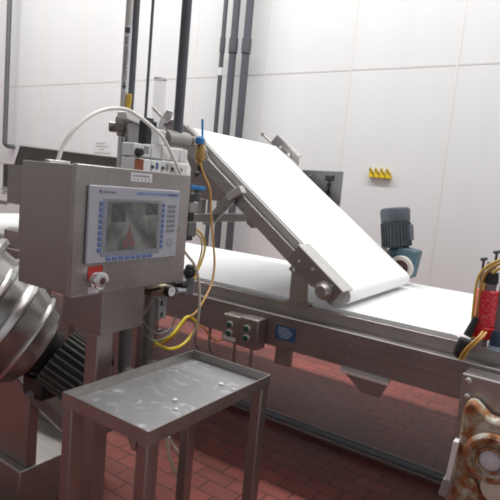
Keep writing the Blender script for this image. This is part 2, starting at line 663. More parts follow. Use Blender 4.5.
# cover plate at the lower near end with its bright folded top
bm = B()
slope_bar(bm, LEN - 0.375, LEN - 0.015, -0.105, 0.0, 2.568, 2.58)
obj('end_cover', bm, STEEL_D, SL, 0.002, label='dark bolted cover plate at the lower near end')
obj('cover_flange', slope_bar(B(), LEN - 0.38, LEN - 0.012, 0.0, 0.006, 2.566, 2.70), FLANGE, SL)
for (u, w_) in ((1.19, -0.055), (1.28, -0.03), (1.20, -0.115), (1.42, -0.02)):
    obj('bolt', cyl(B(), S(u, w_, 2.571), S(u, w_, 2.557), 0.010, n=6), STEEL_B, SL)
c = S(LEN - 0.095, -0.07, 0)
bm = B()
lathe(bm, (c.x, 2.575, c.z), (0, -1, 0), [(0, 0.052), (0.02, 0.052), (0.026, 0.04), (0.045, 0.034), (0.055, 0.03), (0.055, 0.012), (0.05, 0.011)])
obj('bearing', bm, STEEL, SL, label='round flanged bearing of the end roller')
obj('end_roller', cyl(B(), S(LEN - 0.03, -0.052, 2.655), S(LEN - 0.03, -0.052, 3.695), 0.045), GREY_STEEL, SL)
# foot plates that stand on the flat conveyor's rail
for y in (2.592, 4.0):
    bm = B()
    prism(bm, [(-1.42, y, 0.975), (-1.305, y, 0.975), (-1.315, y, 1.09), (-1.34, y, 1.19), (-1.40, y, 1.245), (-1.425, y, 1.20)], (0, 0.014, 0))
    f_ = obj('foot_plate', bm, STEEL, SL, 0.002)
    obj('base_flange', box(B(), -1.43, -1.285, y - 0.015, y + 0.03, 0.963, 0.975), STEEL, f_)
# tensioners at the head: bracket with long bolt, both sides
for y in (3.74,):
    bm = B()
    prism(bm, [(-2.375, y, 1.975), (-2.325, y, 2.035), (-2.095, y, 1.87), (-2.09, y, 1.80), (-2.14, y, 1.84)], (0, 0.012, 0))
    tb = obj('tensioner_bracket', bm, STEEL, SL, 0.002)
    obj('tensioner_flange', prism(B(), [(-2.325, y, 2.035), (-2.095, y, 1.87), (-2.085, y, 1.878), (-2.315, y, 2.043)], (0, 0.04, 0)), STEEL_B, tb)
    b2 = B()
    cyl(b2, (-2.47, y + 0.02, 2.04), (-2.30, y + 0.02, 1.92), 0.009)
    cyl(b2, (-2.485, y + 0.02, 2.05), (-2.468, y + 0.02, 2.039), 0.017, n=6)
    obj('tensioner_bolt', b2, STEEL, tb)
    for t in (0.3, 0.7):
        p = V((-2.33, y, 1.98)).lerp(V((-2.12, y, 1.84)), t)
        obj('nut', cyl(B(), p, p - Y_ * 0.015, 0.016, n=6), STEEL_B, tb)
pt_ = lambda *p: [at(px, py, 1, 2.588) for px, py in p]
hp = obj('head_plate', prism(B(), pt_((165, 136), (165, 124), (171, 119), (180, 121), (203, 142), (207, 153), (196, 150)), (0, 0.012, 0)), STEEL, SL, 0.002)
tb = obj('tensioner_bracket', prism(B(), pt_((159, 129), (163, 118), (169, 110), (174, 112), (172, 118), (166, 123), (164, 131)), (0, -0.02, 0)), FLANGE, SL, 0.003)
obj('nut', cyl(B(), at(165, 121, 1, 2.57), at(165, 121, 1, 2.55), 0.016, n=6), STEEL_B, tb)
obj('tensioner_bolt', cyl(B(), at(153, 107.5, 1, 2.58), at(164, 119, 1, 2.58), 0.011, n=12), STEEL, tb)
# side plate and head plate on the near side
bm = B()
prism(bm, [(-2.30, 2.60, 1.93), (-2.13, 2.60, 1.79), (-1.93, 2.60, 1.56), (-1.96, 2.60, 1.49), (-2.24, 2.60, 1.49), (-2.24, 2.60, 1.68), (-2.36, 2.60, 1.86)], (0, 0.012, 0))
obj('side_plate', bm, STEEL_D, SL, 0.002, label='dull side plate under the upper near end')
# clevis and strut
bm = B()
obox(bm, (-1.845, 2.575, 1.549), (0.081, 0, 0.049), Y_, (-0.049, 0, 0.081), 0.055, 0.025, 0.024)
obj('clevis', bm, FLANGE, SL, 0.003, label='pale steel clevis block on the near side bar')
bm = B()
hexa(bm, [(-2.085, 2.565, 1.335), (-2.01, 2.565, 1.335), (-2.01, 2.585, 1.335), (-2.085, 2.585, 1.335),
          (-1.915, 2.565, 1.535), (-1.84, 2.565, 1.51), (-1.84, 2.585, 1.51), (-1.915, 2.585, 1.535)])
obj('strut', bm, STEEL, SL, 0.002)
# small control plate beyond the far edge
sp = thing('control_plate', 'grey steel plate with black latch handle behind the upper edge of the sloping belt', 'control panel', (-1.9, 3.80, 1.45))
obj('plate', prism(B(), [(-2.08, 3.80, 1.772), (-1.725, 3.80, 1.779), (-1.722, 3.80, 1.53), (-1.735, 3.80, 1.45), (-2.10, 3.80, 1.45)], (0, 0.02, 0)), plain('control_plate_grey', (0.22, 0.22, 0.22), 0.5, 0.1), sp, 0.002)
h_ = obj('latch', box(B(), -1.865, -1.79, 3.785, 3.80, 1.70, 1.745), BLACK, sp, 0.008)
bm = B()
for z in (1.665, 1.61, 1.575):
    box(bm, -1.845, -1.812, 3.79, 3.80, z - 0.012, z + 0.012)
box(bm, -1.832, -1.822, 3.785, 3.80, 1.56, 1.70)
obj('latch_bar', bm, BLACK, sp)
obj('screw', cyl(B(), (-2.0, 3.80, 1.735), (-2.0, 3.793, 1.735), 0.009), STEEL_B, sp)

# ================================================================== SUPPORT FRAME BEHIND THE CABINET
fr = thing('support_frame', 'stainless tube frame with crossbar carrying the upper end of the sloping belt', 'frame', (-2.0, 2.9, 0))
obj('crossbar', box(B(), -2.025, -1.975, 1.71, 3.70, 1.362, 1.412), STEEL, fr, 0.003)
p_ = obj('upright', box(B(), -2.02, -1.98, 1.712, 1.752, 0.012, 1.362), STEEL_D, fr, 0.003)
obj('foot_plate', box(B(), -2.05, -1.95, 1.69, 1.77, 0, 0.012), STEEL_D, p_)
for y in (2.44, 3.45):
    obj('stub_post', box(B(), -2.02, -1.98, y - 0.025, y + 0.025, 1.412, 1.50 if y < 3 else 1.56), STEEL, fr, 0.002)

# ================================================================== GEAR MOTOR
gm = thing('gear_motor', 'blue grey geared motor standing upright at the lower far end of the sloping belt', 'motor', (-1.12, 3.83, 1.05))
a0, a1 = at(397, 252, 1, 3.86), at(395, 209, 1, 3.86)
ax = (a1 - a0).normalized()
L = (a1 - a0).length
gb = B()
lathe(gb, a0 - ax * 0.06, ax, [(0, 0.055), (0.03, 0.07), (0.05, 0.075), (0.075, 0.062), (0.09, 0.062)], 24)
gc = at(407, 262, 1, 3.86)
obox(gb, gc, X_ * 1.0 + Z_ * -0.12, Y_, Z_ + X_ * 0.12, 0.075, 0.075, 0.105)
g_ = obj('gearbox', gb, TEAL, gm, 0.014, label='blue grey gearbox casing')
bm = B()
lathe(bm, a0 + ax * 0.03, ax, [(0, 0.05), (0.006, 0.088), (0.02, 0.105), (0.045, 0.105), (L - 0.085, 0.105), (L - 0.085, 0.10)], 32)
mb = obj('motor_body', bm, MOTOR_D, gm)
bm = B()
u, v, d = frame_of(ax)
for k in range(28):
    an = 2 * PI * k / 28
    e_ = u * math.cos(an) + v * math.sin(an)
    obox(bm, a0 + ax * (0.045 + (L - 0.15) / 2) + e_ * 0.105, e_, ax, ax.cross(e_), 0.006, (L - 0.15) / 2, 0.004)
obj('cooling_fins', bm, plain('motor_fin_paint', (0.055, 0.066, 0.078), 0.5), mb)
bm = B()
lathe(bm, a0 + ax * (L - 0.09), ax, [(0, 0.107), (0.075, 0.110), (0.093, 0.102), (0.10, 0.085), (0.102, 0.02)], 32)
obj('fan_cover', bm, MOTOR, gm, label='grey fan cover on top of the motor')
bm = B()
tc_ = a0 + ax * (L * 0.5)
obox(bm, tc_ + X_ * 0.085 + Y_ * 0.02, X_, Y_, ax, 0.03, 0.05, 0.06)
obj('terminal_box', bm, MOTOR, gm, 0.008)
fc = at(400, 268, 1, 3.77)
bm = B()
lathe(bm, fc, Y_, [(0, 0.058), (0.0, 0.082), (0.012, 0.092), (0.03, 0.092), (0.034, 0.058), (0, 0.058)], 36, caps=False)
obj('flange_ring', bm, plain('pale_flange', (0.62, 0.58, 0.54), 0.5), gm, label='pale ring flange around the shaft')
obj('seal', lathe(B(), fc + Y_ * 0.004, Y_, [(0, 0.025), (0.0, 0.058), (0.03, 0.058)], 30), BROWN, gm, label='brown shaft seal')
obj('shaft', cyl(B(), fc - Y_ * 0.06, fc + Y_ * 0.05, 0.022), STEEL_B, gm)

# ================================================================== CONTROL CABINET
cc = thing('control_cabinet', 'stainless steel control cabinet with operator screen on a square pillar', 'control cabinet', (-1.56, 1.36, 0))
XF = -1.45
obj('body', box(B(), -1.76, -1.474, 1.118, 1.684, 1.172, 1.619), STEEL_V, cc, 0.003)
dr = obj('door', box(B(), -1.472, XF, 1.113, 1.690, 1.169, 1.622), STEEL, cc, 0.003)
obj('door_lock', lathe(B(), (XF, 1.634, 1.397), X_, [(0, 0.011), (0.004, 0.011), (0.005, 0.008), (0.003, 0.004)], 16), GREY_STEEL, dr)
sk = obj('sticker', box(B(), XF, XF + 0.001, 1.354, 1.462, 1.579, 1.611), LABEL, dr, label='white sticker with two lines of small print')
for h_, z in ((0, 1.6), (1, 1.587)):
    y = 1.366
    while y < 1.445:
        wd = random.uniform(0.006, 0.013) if h_ == 0 else 0.007
        bm_ = box(B(), XF + 0.001, XF + 0.0014, y, y + wd, z - 0.0035, z + 0.0035)
        y += wd + (0.002 if h_ == 0 else 0.0125)
        if h_ == 0:
            if 'pb' not in globals():
                pb = []
            pb.append((y - wd - 0.002, wd, z))
        else:
            pb.append((y - wd - 0.0125, wd, z))
        bm_.free()
bm = B()
for (y, wd, z) in pb:
    box(bm, XF + 0.001, XF + 0.0015, y, min(y + wd, 1.452), z - 0.0035, z + 0.0035)
obj('print', bm, PALE_INK, cc)
# lower junction box and pillar
obj('junction_box', box(B(), -1.68, XF - 0.004, 1.258, 1.468, 1.009, 1.1685), STEEL_V, cc, 0.003)
pl = obj('pillar', box(B(), -1.540, -1.470, 1.262, 1.336, 0.014, 1.009), STEEL_V, cc, 0.005)
obj('base_plate', box(B(), -1.60, -1.41, 1.20, 1.40, 0, 0.014), STEEL_D, cc, 0.003)
# operator terminal
ot = obj('operator_terminal', box(B(), XF, XF + 0.010, 1.1625, 1.619, 1.281, 1.556), HMI, cc, 0.006, label='grey operator terminal with a dim screen and rows of blue keys')
xs = XF + 0.010
bd = obj('screen_border', box(B(), xs - 0.004, xs + 0.001, 1.224, 1.517, 1.305, 1.513), HMI_MID, ot, 0.001)
obj('screen', box(B(), xs - 0.002, xs + 0.002, 1.247, 1.500, 1.325, 1.503), SCREEN, ot, label='dim reflective display')
bm = B()
for (y0, y1, z0, z1) in ((1.349, 1.358, 1.385, 1.415), (1.342, 1.366, 1.362, 1.385), (1.328, 1.345, 1.335, 1.362), (1.356, 1.382, 1.338, 1.36)):
    box(bm, xs + 0.001, xs + 0.0023, y0, y1, z0, z1)
obj('red_display_figure', bm, plain('red_display', (0.22, 0.10, 0.10), 0.3), ot)
DDA = plain('dark_display', (0.085, 0.09, 0.092), 0.2, 0, 0.3, 30)
for (y0, y1, z0, z1) in ((1.43, 1.495, 1.455, 1.498), (1.262, 1.33, 1.43, 1.495)):
    obj('dark_display_area', box(B(), xs + 0.001, xs + 0.0022, y0, y1, z0, z1), DDA, ot)
obj('brand_band', box(B(), xs - 0.001, xs + 0.0006, 1.38, 1.612, 1.530, 1.5415), plain('blue_band', (0.20, 0.26, 0.46), 0.4), ot)
obj('logo_mark', obox(B(), (xs + 0.0004, 1.211, 1.536), X_, Y_ + Z_, Z_ - Y_, 0.0006, 0.005, 0.005), plain('logo_red_blue', (0.16, 0.10, 0.22), 0.5), ot)
text('logo_print', 'Allen-Bradley', 0.011, (xs + 0.0005, 1.25, 1.535), Y_, Z_, KEY_GREY, ot, fit=0.058)
text('model_print', 'PanelView', 0.009, (xs + 0.001, 1.575, 1.536), Y_, Z_, INK, ot, fit=0.045)
for i in range(9):
    z = 1.494 - i * 0.0205
    for y in (1.2165, 1.5275):
        obj('function_key', box(B(), xs - 0.001, xs + 0.0025, y - 0.0075, y + 0.0075, z - 0.0078, z + 0.0078), KEY_BLUE, ot, 0.002)
for i in range(8):
    y = 1.262 + i * 0.0295
    obj('function_key', box(B(), xs - 0.001, xs + 0.0025, y - 0.0115, y + 0.0115, 1.2895, 1.3035), KEY_BLUE, ot, 0.002)
for i in range(6):
    for j in range(3):
        y, z = 1.558 + j * 0.0165, 1.490 - i * 0.0195
        obj('number_key', box(B(), xs - 0.001, xs + 0.002, y - 0.0063, y + 0.0063, z - 0.0062, z + 0.0062), KEY_GREY, ot, 0.001)
bm = lathe(B(), (xs - 0.001, 1.577, 1.347), X_, [(0, 0.0195), (0.002, 0.0195), (0.003, 0.018)], 24)
obj('arrow_pad', bm, plain('arrow_pad_grey', (0.33, 0.33, 0.36), 0.5), ot)
# emergency stop
e0 = at(94, 279, 0, XF)
es = obj('stop_button', lathe(B(), e0, X_, [(0, 0.026), (0.012, 0.026), (0.014, 0.022), (0.026, 0.02), (0.027, 0.029), (0.035, 0.032), (0.043, 0.030), (0.046, 0.024), (0.046, 0.013), (0.043, 0.012)], 28), STEEL_B, cc, label='worn silver mushroom push button on a red plate')
obj('button_centre', lathe(B(), e0 + X_ * 0.042, X_, [(0, 0.0125), (0.003, 0.0125), (0.004, 0.01)], 20), BROWN, es)
obj('red_backing', box(B(), XF, XF + 0.003, 1.183, 1.245, 1.222, 1.272), RED_LABEL, es)
obj('paper_tag', box(B(), XF, XF + 0.002, 1.186, 1.232, 1.175, 1.199), LABEL, es)

# ================================================================== TRAY TABLE
tt = thing('tray_table', 'stainless steel stand with shallow wet tray top in front of the control cabinet', 'table', (-1.18, 1.375, 0))
x0, x1, y0, y1 = -1.374, -0.981, 1.045, 1.708
bm = B()
t_ = 0.004
zt, zb = 0.880, 0.834
o4 = [(x0, y0), (x1, y0), (x1, y1), (x0, y1)]
i4 = [(x0 + t_, y0 + t_), (x1 - t_, y0 + t_), (x1 - t_, y1 - t_), (x0 + t_, y1 - t_)]
ob = [bm.verts.new((a, b_, zb)) for a, b_ in o4]
otp = [bm.verts.new((a, b_, zt)) for a, b_ in o4]
it = [bm.verts.new((a, b_, zt)) for a, b_ in i4]
ib = [bm.verts.new((a, b_, zb + 0.008)) for a, b_ in i4]
for i in range(4):
    j = (i + 1) % 4
    bm.faces.new((ob[i], ob[j], otp[j], otp[i]))
    bm.faces.new((otp[i], otp[j], it[j], it[i]))
    bm.faces.new((it[i], it[j], ib[j], ib[i]))
bm.faces.new(list(reversed(ob)))
ty = obj('tray', bm, STEEL, tt)
bm = B()
box(bm, x0 + t_, x1 - t_, y0 + t_, y1 - t_, zb + 0.0075, zb + 0.0095)
obj('tray_floor', bm, TRAY, ty, label='wet tray floor with white smears')
for x in (x0 + 0.003, x1 - 0.049):
    for y in (y0 + 0.003, y1 - 0.053):
        lg = obj('leg', box(B(), x, x + 0.046, y, y + 0.05, 0.0, zb), STEEL_V, tt, 0.004)
bm = B()
prism(bm, [(-1.06, y0 - 0.002, 0.834), (-1.027, y0 - 0.002, 0.834), (-1.027, y0 - 0.002, 0.805), (-1.045, y0 - 0.002, 0.805)], (0, 0.005, 0))
obj('corner_gusset', bm, STEEL, tt)
for (px, py, lab, r) in ((175, 400, 'small white speck in the middle of the wet tray, nearer the far rim', 0.007),
                         (176, 409, 'small white speck in the middle of the wet tray, nearer the front rim', 0.006),
                         (221, 384, 'small white speck on the tray near its right corner', 0.008),
                         (233.6, 389, 'tiny white speck against the front right rim of the tray', 0.005)):
    p = at(px, py, 2, 0.846)
    bm = B()
    ball(bm, (p.x, p.y, zb + 0.0095 + r * 0.5), r * 1.2, r * 1.2, r * 0.6)
    for v in bm.verts:
        v.co += V((random.uniform(-1, 1), random.uniform(-1, 1), 0)) * 0.0008
    tag(obj('white_speck', bm, SPECK), lab, 'speck', 'specks on the tray')  # small flattened white specks resting on the tray floor

# ================================================================== PUSH BUTTON STATIONS
def station(pa_, pb_, name_lab, tagged):
    ca_, cb_ = at(pa_[0], pa_[1], 1, 2.41), at(pb_[0], pb_[1], 1, 2.41)
    xa, xb, za, zb_, depth = ca_.x, cb_.x, cb_.z, ca_.z, 0.09
    st = thing('push_button_station', name_lab, 'switch box', ((xa + xb) / 2, 2.455, 0.3), 'push button boxes under the flat conveyor beam')
    obj('case', box(B(), xa, xb, 2.41, 2.41 + depth, za, zb_), STEEL_D, st, 0.004)
    obj('cover', box(B(), xa + 0.004, xb - 0.004, 2.405, 2.41, za + 0.004, zb_ - 0.004), STEEL_D, st, 0.002)
    xm = (xa + xb) / 2 - 0.004
    hh = zb_ - za
    for f in (0.66, 0.35):
        z = za + hh * f
        b_ = obj('button_ring', lathe(B(), (xm, 2.406, z), -Y_, [(0, 0.022), (0.010, 0.022), (0.013, 0.018), (0.008, 0.018)], 24), STEEL_B, st)
        obj('green_button', lathe(B(), (xm, 2.402, z), -Y_, [(0, 0.0185), (0.012, 0.018), (0.015, 0.013)], 20), GREEN, b_)
    if tagged:
        obj('paper_tag', box(B(), xa + 0.012, xb - 0.022, 2.4035, 2.4055, za + 0.012, za + 0.036), LABEL, st)
    obj('conduit', tube(B(), [(xm + 0.005, 2.46, za), (xm + 0.005, 2.46, za - 0.09), (xm, 2.465, za - 0.15), (xm - 0.05, 2.48, za - 0.18), (xm - 0.25, 2.52, za - 0.18), (xm - 0.38, 2.57, za - 0.15), (xm - 0.41, 2.60, za - 0.08), (xm - 0.41, 2.60, 0.76)], 0.010), STEEL_D, st)
    return st


station((224, 313), (238.5, 345), 'steel box of two green push buttons with white tag, nearer the cabinet', True)
station((240.5, 316), (256, 351), 'steel box of two green push buttons without tag, nearer the blue notice plate', False)

# ================================================================== PIPES
def pipe(name, x, y, z0, z1, r, label, mat=PIPE, collars=(), wrap=None, group=None, cat='pipe'):
    t = thing(name, label, cat, (x, y, z0), group)
    obj('tube', cyl(B(), (x, y, z0), (x, y, z1), r), mat, t)
    for z in collars:
        obj('coupling', lathe(B(), (x, y, z - 0.1), Z_, [(0, r), (0.005, r * 1.22), (0.07, r * 1.25), (0.13, r * 1.25), (0.195, r * 1.22), (0.2, r)], 24), mat, t)
    if wrap:
        obj('paper_band', cyl(B(), (x, y, wrap - 0.05), (x, y, wrap + 0.05), r * 1.06), LABEL, t, label='white band around the pipe')
    return t


G = 'dark pipes down the back wall'
pipe('wall_pipe', -4.60, 5.8, 0.02, 7.19, 0.031, 'thinnest of three dark wall pipes behind the sloping belt, with a white band', PIPE, (3.46,), 3.11, G)
pipe('wall_pipe', -4.415, 5.8, 0.02, 7.19, 0.050, 'middle of three dark wall pipes behind the sloping belt', PIPE, (3.44,), None, G)
pipe('wall_pipe', -4.20, 5.8, 0.02, 7.19, 0.052, 'thick dark wall pipe next to the sloping belt, nearest the yellow rack', PIPE, (3.42,), None, G)
t = pipe('wall_pipe', -9.74, 5.8, 1.99, 7.19, 0.045, 'lone dark pipe down the far left part of the white wall', PIPE_L, (), None, G)
obj('elbow', tube(B(), [(-9.74, 5.8, 2.06), (-9.74, 5.81, 1.98), (-9.74, 5.88, 1.94), (-9.74, 5.99, 1.94)], 0.045), PIPE_L, t)

XU = -1.95
p = at(135, 50, 0, XU)
t = pipe('drop_pipe', XU - 0.02, p.y + 0.004, 1.62, 7.19, 0.021, 'dark drop pipe beside the marked white pipe above the cabinet', PIPE)
p = at(182.5, 65, 0, XU)
t = pipe('drop_pipe', XU, p.y, 1.80, 7.19, 0.0265, 'thick dark drop pipe ending in the steel cylinder above the cabinet', PIPE, ())
DP = V((XU, p.y, 1.8))
p = at(150.3, 50, 0, XU)
t = pipe('thin_conduit', XU - 0.05, p.y + 0.046, 1.82, 7.19, 0.0075, 'thin dark conduit rising behind the black module', PIPE_L, cat='conduit')
# clear tube and its holder
p = at(159, 100, 0, -2.0)
ct = thing('clear_tube', 'clear plastic tube standing upright behind the black module', 'tube', (-2.0, p.y, 1.412))
bm = B()
zt3 = at(159, 78, 0, -2.0).z
lathe(bm, (-2.0, p.y, 1.68), Z_, [(0, 0.032), (zt3 - 1.68, 0.032)], 28, caps=False)
obj('tube_wall', bm, CLEARISH, ct)
obj('rim', lathe(B(), (-2.0, p.y, zt3 - 0.008), Z_, [(0, 0.0325), (0.0, 0.034), (0.008, 0.034), (0.008, 0.0325), (0, 0.0325)], 28, caps=False), WHITE, ct)
obj('tube_foot', lathe(B(), (-2.0, p.y, 1.412), Z_, [(0, 0.024), (0.02, 0.024), (0.022, 0.015), (0.25, 0.015), (0.255, 0.034), (0.285, 0.034)], 24), GREY_STEEL, ct)

# marked white pipe with valve
mp_ = at(127, 50, 0, XU)
mk = thing('marked_pipe', 'white compressed air pipe with black lettering above the control cabinet', 'pipe', (XU, mp_.y, 1.62))
ym = mp_.y
RP = 0.0165
obj('tube', cyl(B(), (XU, ym, 1.86), (XU, ym, 7.19), RP), plain('off_white_pipe', (0.56, 0.56, 0.53), 0.4, 0, 0.04), mk)
dirv = V((0.62, -0.785, 0)).normalized()
sidev = Z_.cross(dirv).normalized()
bm = cyl(B(), (XU, ym, 1.985), (XU, ym, 2.285), RP * 1.04)
lb = obj('pipe_marker', bm, LABEL, mk, label='white pipe marker reading COMPRESSED AIR')
text('marker_lettering', 'COMPRESSED AIR', 0.024, (XU + dirv.x * 0.0178, ym + dirv.y * 0.0178, 2.135), Z_, -sidev, INK, lb, 0.0006, fit=0.20)
bm = B()
c0 = V((XU, ym, 0)) + dirv * 0.0176
prism(bm, [c0 + Z_ * 2.25 + sidev * 0.012, c0 + Z_ * 2.25 - sidev * 0.012, c0 + Z_ * 2.275 - sidev * 0.012, c0 + Z_ * 2.275 + sidev * 0.012], dirv * 0.001)
prism(bm, [c0 + Z_ * 1.992, c0 + Z_ * 2.012 - sidev * 0.011, c0 + Z_ * 2.012 + sidev * 0.011], dirv * 0.001)
prism(bm, [c0 + Z_ * 2.01 - sidev * 0.004, c0 + Z_ * 2.028 - sidev * 0.004, c0 + Z_ * 2.028 + sidev * 0.004, c0 + Z_ * 2.01 + sidev * 0.004], dirv * 0.001)
obj('marker_arrow', bm, INK, lb)
obj('lower_tube', cyl(B(), (XU, ym + 0.0, 1.55), (XU, ym, 1.80), 0.0165), plain('silver_tube', (0.52, 0.52, 0.52), 0.35, 0.6), mk)
bm = B()
c = V((XU, ym, 1.835))
lathe(bm, c - Z_ * 0.055, Z_, [(0, 0.024), (0.02, 0.026), (0.025, 0.034), (0.085, 0.034), (0.09, 0.027), (0.11, 0.026)], 12)
cyl(bm, c - sidev * 0.06 - Z_ * 0.015, c + sidev * 0.05 - Z_ * 0.015, 0.026, n=10)
cyl(bm, c + sidev * 0.03 + Z_ * 0.02, c + sidev * 0.06 + Z_ * 0.02, 0.018, n=8)
vb = obj('ball_valve', bm, plain('weathered_valve', (0.27, 0.255, 0.24), 0.4, 0.7, 0.6, 40), mk, 0.003, label='stainless ball valve on the marked pipe')
q0, q1 = at(127.5, 113, 0, XU + 0.03), at(129.5, 94, 0, XU + 0.03)
obj('yellow_lever', obox(B(), (q0 + q1) / 2, q1 - q0, sidev, dirv, (q1 - q0).length / 2, 0.0125, 0.006), plain('yellow_lever', (0.62, 0.40, 0.05), 0.45), vb, 0.005)

# mounting bracket plate and black module
bp_ = thing('mounting_bracket', 'upright grey bracket plate with white cap behind the cabinet top', 'bracket', (-1.85, 1.79, 1.60))
q = [at(px, py, 0, -1.85) for px, py in ((128, 168), (146, 168), (146, 126), (134, 120), (128, 124))]
obj('plate', prism(B(), q, (-0.012, 0, 0)), GREY_STEEL, bp_, 0.002)
q = [at(px, py, 0, -1.84) for px, py in ((127, 119), (144, 126), (144, 117), (131, 110), (126, 112))]
obj('cap', prism(B(), q, (-0.06, 0, 0)), WHITE, bp_, 0.003)
a = at(126.5, 165, 0, -1.84)
b_ = at(127.5, 146, 0, -1.84)
obj('stub_tube', cyl(B(), (-1.84, a.y, 1.58), (-1.84, b_.y, b_.z), 0.009), PIPE, bp_)
bmod = thing('black_module', 'black square module standing between bracket and white valve island', 'module', (-1.72, 1.70, 1.60))
a, b_ = at(145.5, 146, 0, -1.70), at(157.5, 122, 0, -1.70)
obj('housing', box(B(), -1.75, -1.70, a.y, b_.y, 1.62, b_.z), BLACK, bmod, 0.004)
obj('connector_cap', box(B(), -1.74, -1.71, a.y + 0.012, b_.y - 0.012, b_.z, b_.z + 0.012), BLACK, bmod, 0.003)

# valve island on the cabinet top
vi = thing('valve_island', 'row of white valve modules on top of the control cabinet', 'valve island', (-1.6, 1.68, 1.619))
ed = [133, 150.8, 161.5, 171, 179.8, 188]
XM = -1.575
zt_, zb2 = 1.733, 1.672
for i in range(5):
    ya, yb = at(ed[i], 155, 0, XM).y + 0.002, at(ed[i + 1], 155, 0, XM).y - 0.002
    zz = zt_ - (0.004 if i == 0 else 0)
    m_ = obj('module', box(B(), XM - 0.07, XM, ya, yb, zb2 + 0.006, zz), WHITE, vi, 0.004)
    if i == 0:
        obj('display_window', box(B(), XM, XM + 0.002, ya + 0.055, yb - 0.012, zb2 + 0.02, zb2 + 0.05), PALE_INK, m_)
        obj('knob', lathe(B(), (XM, ya + 0.022, zb2 + 0.022), X_, [(0, 0.018), (0.02, 0.016), (0.022, 0.01)], 16), BLACK, m_)
    f_ = obj('module_foot', box(B(), XM - 0.07, XM + 0.006, ya - 0.001, yb + 0.001, 1.619, zb2), WHITE, vi, 0.006)
    if i == 0:
        obj('copper_block', box(B(), XM + 0.004, XM + 0.009, ya + 0.004, ya + 0.05, 1.62, zb2 - 0.004), COPPER, f_)
    if i:
        obj('screw_hole', lathe(B(), (XM + 0.006, ya + 0.006, zb2 - 0.03), X_, [(0, 0.008), (0.002, 0.008)], 12), BLACK, f_)
        if i in (1, 2):
            obj('port_plug', box(B(), XM + 0.005, XM + 0.009, (ya + yb) / 2 - 0.004, (ya + yb) / 2 + 0.010, 1.634, 1.662), KEY_BLUE if i == 1 else GREY_STEEL, f_, 0.002)
jb = thing('junction_block', 'small white junction block that the white hose passes on top of the valve modules', 'block', (-1.6, 1.66, 1.733))
a, b_ = at(157.5, 144, 0, XM), at(166, 130.5, 0, XM)
obj('block', box(B(), XM - 0.04, XM, a.y, b_.y, 1.733, b_.z), WHITE, jb, 0.004)
obj('block_lid', box(B(), XM - 0.042, XM + 0.002, a.y - 0.002, b_.y + 0.002, b_.z - 0.012, b_.z - 0.002), WHITE, jb, 0.002)

# steel cylinder under the thick drop pipe, with blue valves
sc = thing('filter_cylinder', 'horizontal grey steel cylinder at the foot of the thick drop pipe', 'cylinder', (XU, DP.y, 1.76))
ca, cb = at(164, 138, 0, XU), at(187, 141, 0, XU)
obj('barrel', lathe(B(), ca, cb - ca, [(0, 0.032), (0.006, 0.044), ((cb - ca).length - 0.006, 0.044), ((cb - ca).length, 0.034)], 28), plain('grey_barrel', (0.33, 0.32, 0.31), 0.42, 0.5), sc)
bm = B()
fa, fb = cb, at(203, 142, 0, XU)
L2 = (fb - fa).length
lathe(bm, fa, fb - fa, [(0, 0.018), (L2 * 0.2, 0.018), (L2 * 0.22, 0.028), (L2 * 0.45, 0.028), (L2 * 0.47, 0.02), (L2 * 0.8, 0.02), (L2, 0.024)], 8)
obj('pipe_fitting', bm, STEEL, sc)
bv = thing('blue_valve', 'brass ball valve with upright blue lever at the end of the steel cylinder', 'valve', (XU, fb.y, 1.70))
pa = at(199.5, 166, 0, XU)
pb_ = at(200.5, 143, 0, XU)
obj('brass_body', lathe(B(), pa, pb_ - pa, [(0, 0.014), (0.02, 0.016), (0.03, 0.026), (0.06, 0.03), (0.10, 0.026), ((pb_ - pa).length - 0.01, 0.022), ((pb_ - pa).length, 0.02)], 16), BRASS, bv)
c = at(200, 140, 0, XU + 0.03)
hb = obj('lever_hub', lathe(B(), c - Z_ * 0.022, Z_, [(0, 0.026), (0.03, 0.027), (0.04, 0.02)], 20), BLUE, bv)
la, lb_ = at(202.5, 138, 0, XU + 0.035), at(202.5, 119, 0, XU + 0.035)
obj('blue_lever', obox(B(), (la + lb_) / 2, lb_ - la, Y_, X_, (lb_ - la).length / 2, 0.0075, 0.004), BLUE, bv, 0.003)
c2 = at(196, 175, 0, XU)
obj('black_elbow', tube(B(), [pa + Z_ * 0.01, pa - Z_ * 0.03, c2], 0.013), BLACK, bv)
TUBE_V = plain('dark_valve_body', (0.13, 0.13, 0.13), 0.5, 0.2)
bw = thing('blue_valve', 'lower small valve with flat blue lever beside the cabinet top corner', 'valve', (XU, 2.33, 1.5))
a, b_ = at(191, 187, 0, XU + 0.02), at(205, 189, 0, XU + 0.02)
obj('blue_lever', obox(B(), (a + b_) / 2, b_ - a, Z_, X_, (b_ - a).length / 2, 0.012, 0.006), BLUE, bw, 0.004)
c = at(196, 198, 0, XU - 0.0)
bm = B()
lathe(bm, c - Z_ * 0.05, Z_, [(0, 0.018), (0.03, 0.02), (0.035, 0.03), (0.075, 0.03), (0.08, 0.016), (0.105, 0.016)], 14)
obj('valve_body', bm, TUBE_V, bw)

# ================================================================== CONNECTORS AND GAUGE AT THE CABINET'S FAR SIDE
XC = -1.56


def q(px, py, x=XC):
    return at(px, py, 0, x)


def side_box(bm, xa, ya, xb, yb, x=XC, d=0.04):
    a, b_ = q(xa, yb, x), q(xb, ya, x)
    box(bm, x - d, x, a.y, b_.y, a.z, b_.z)
    return bm


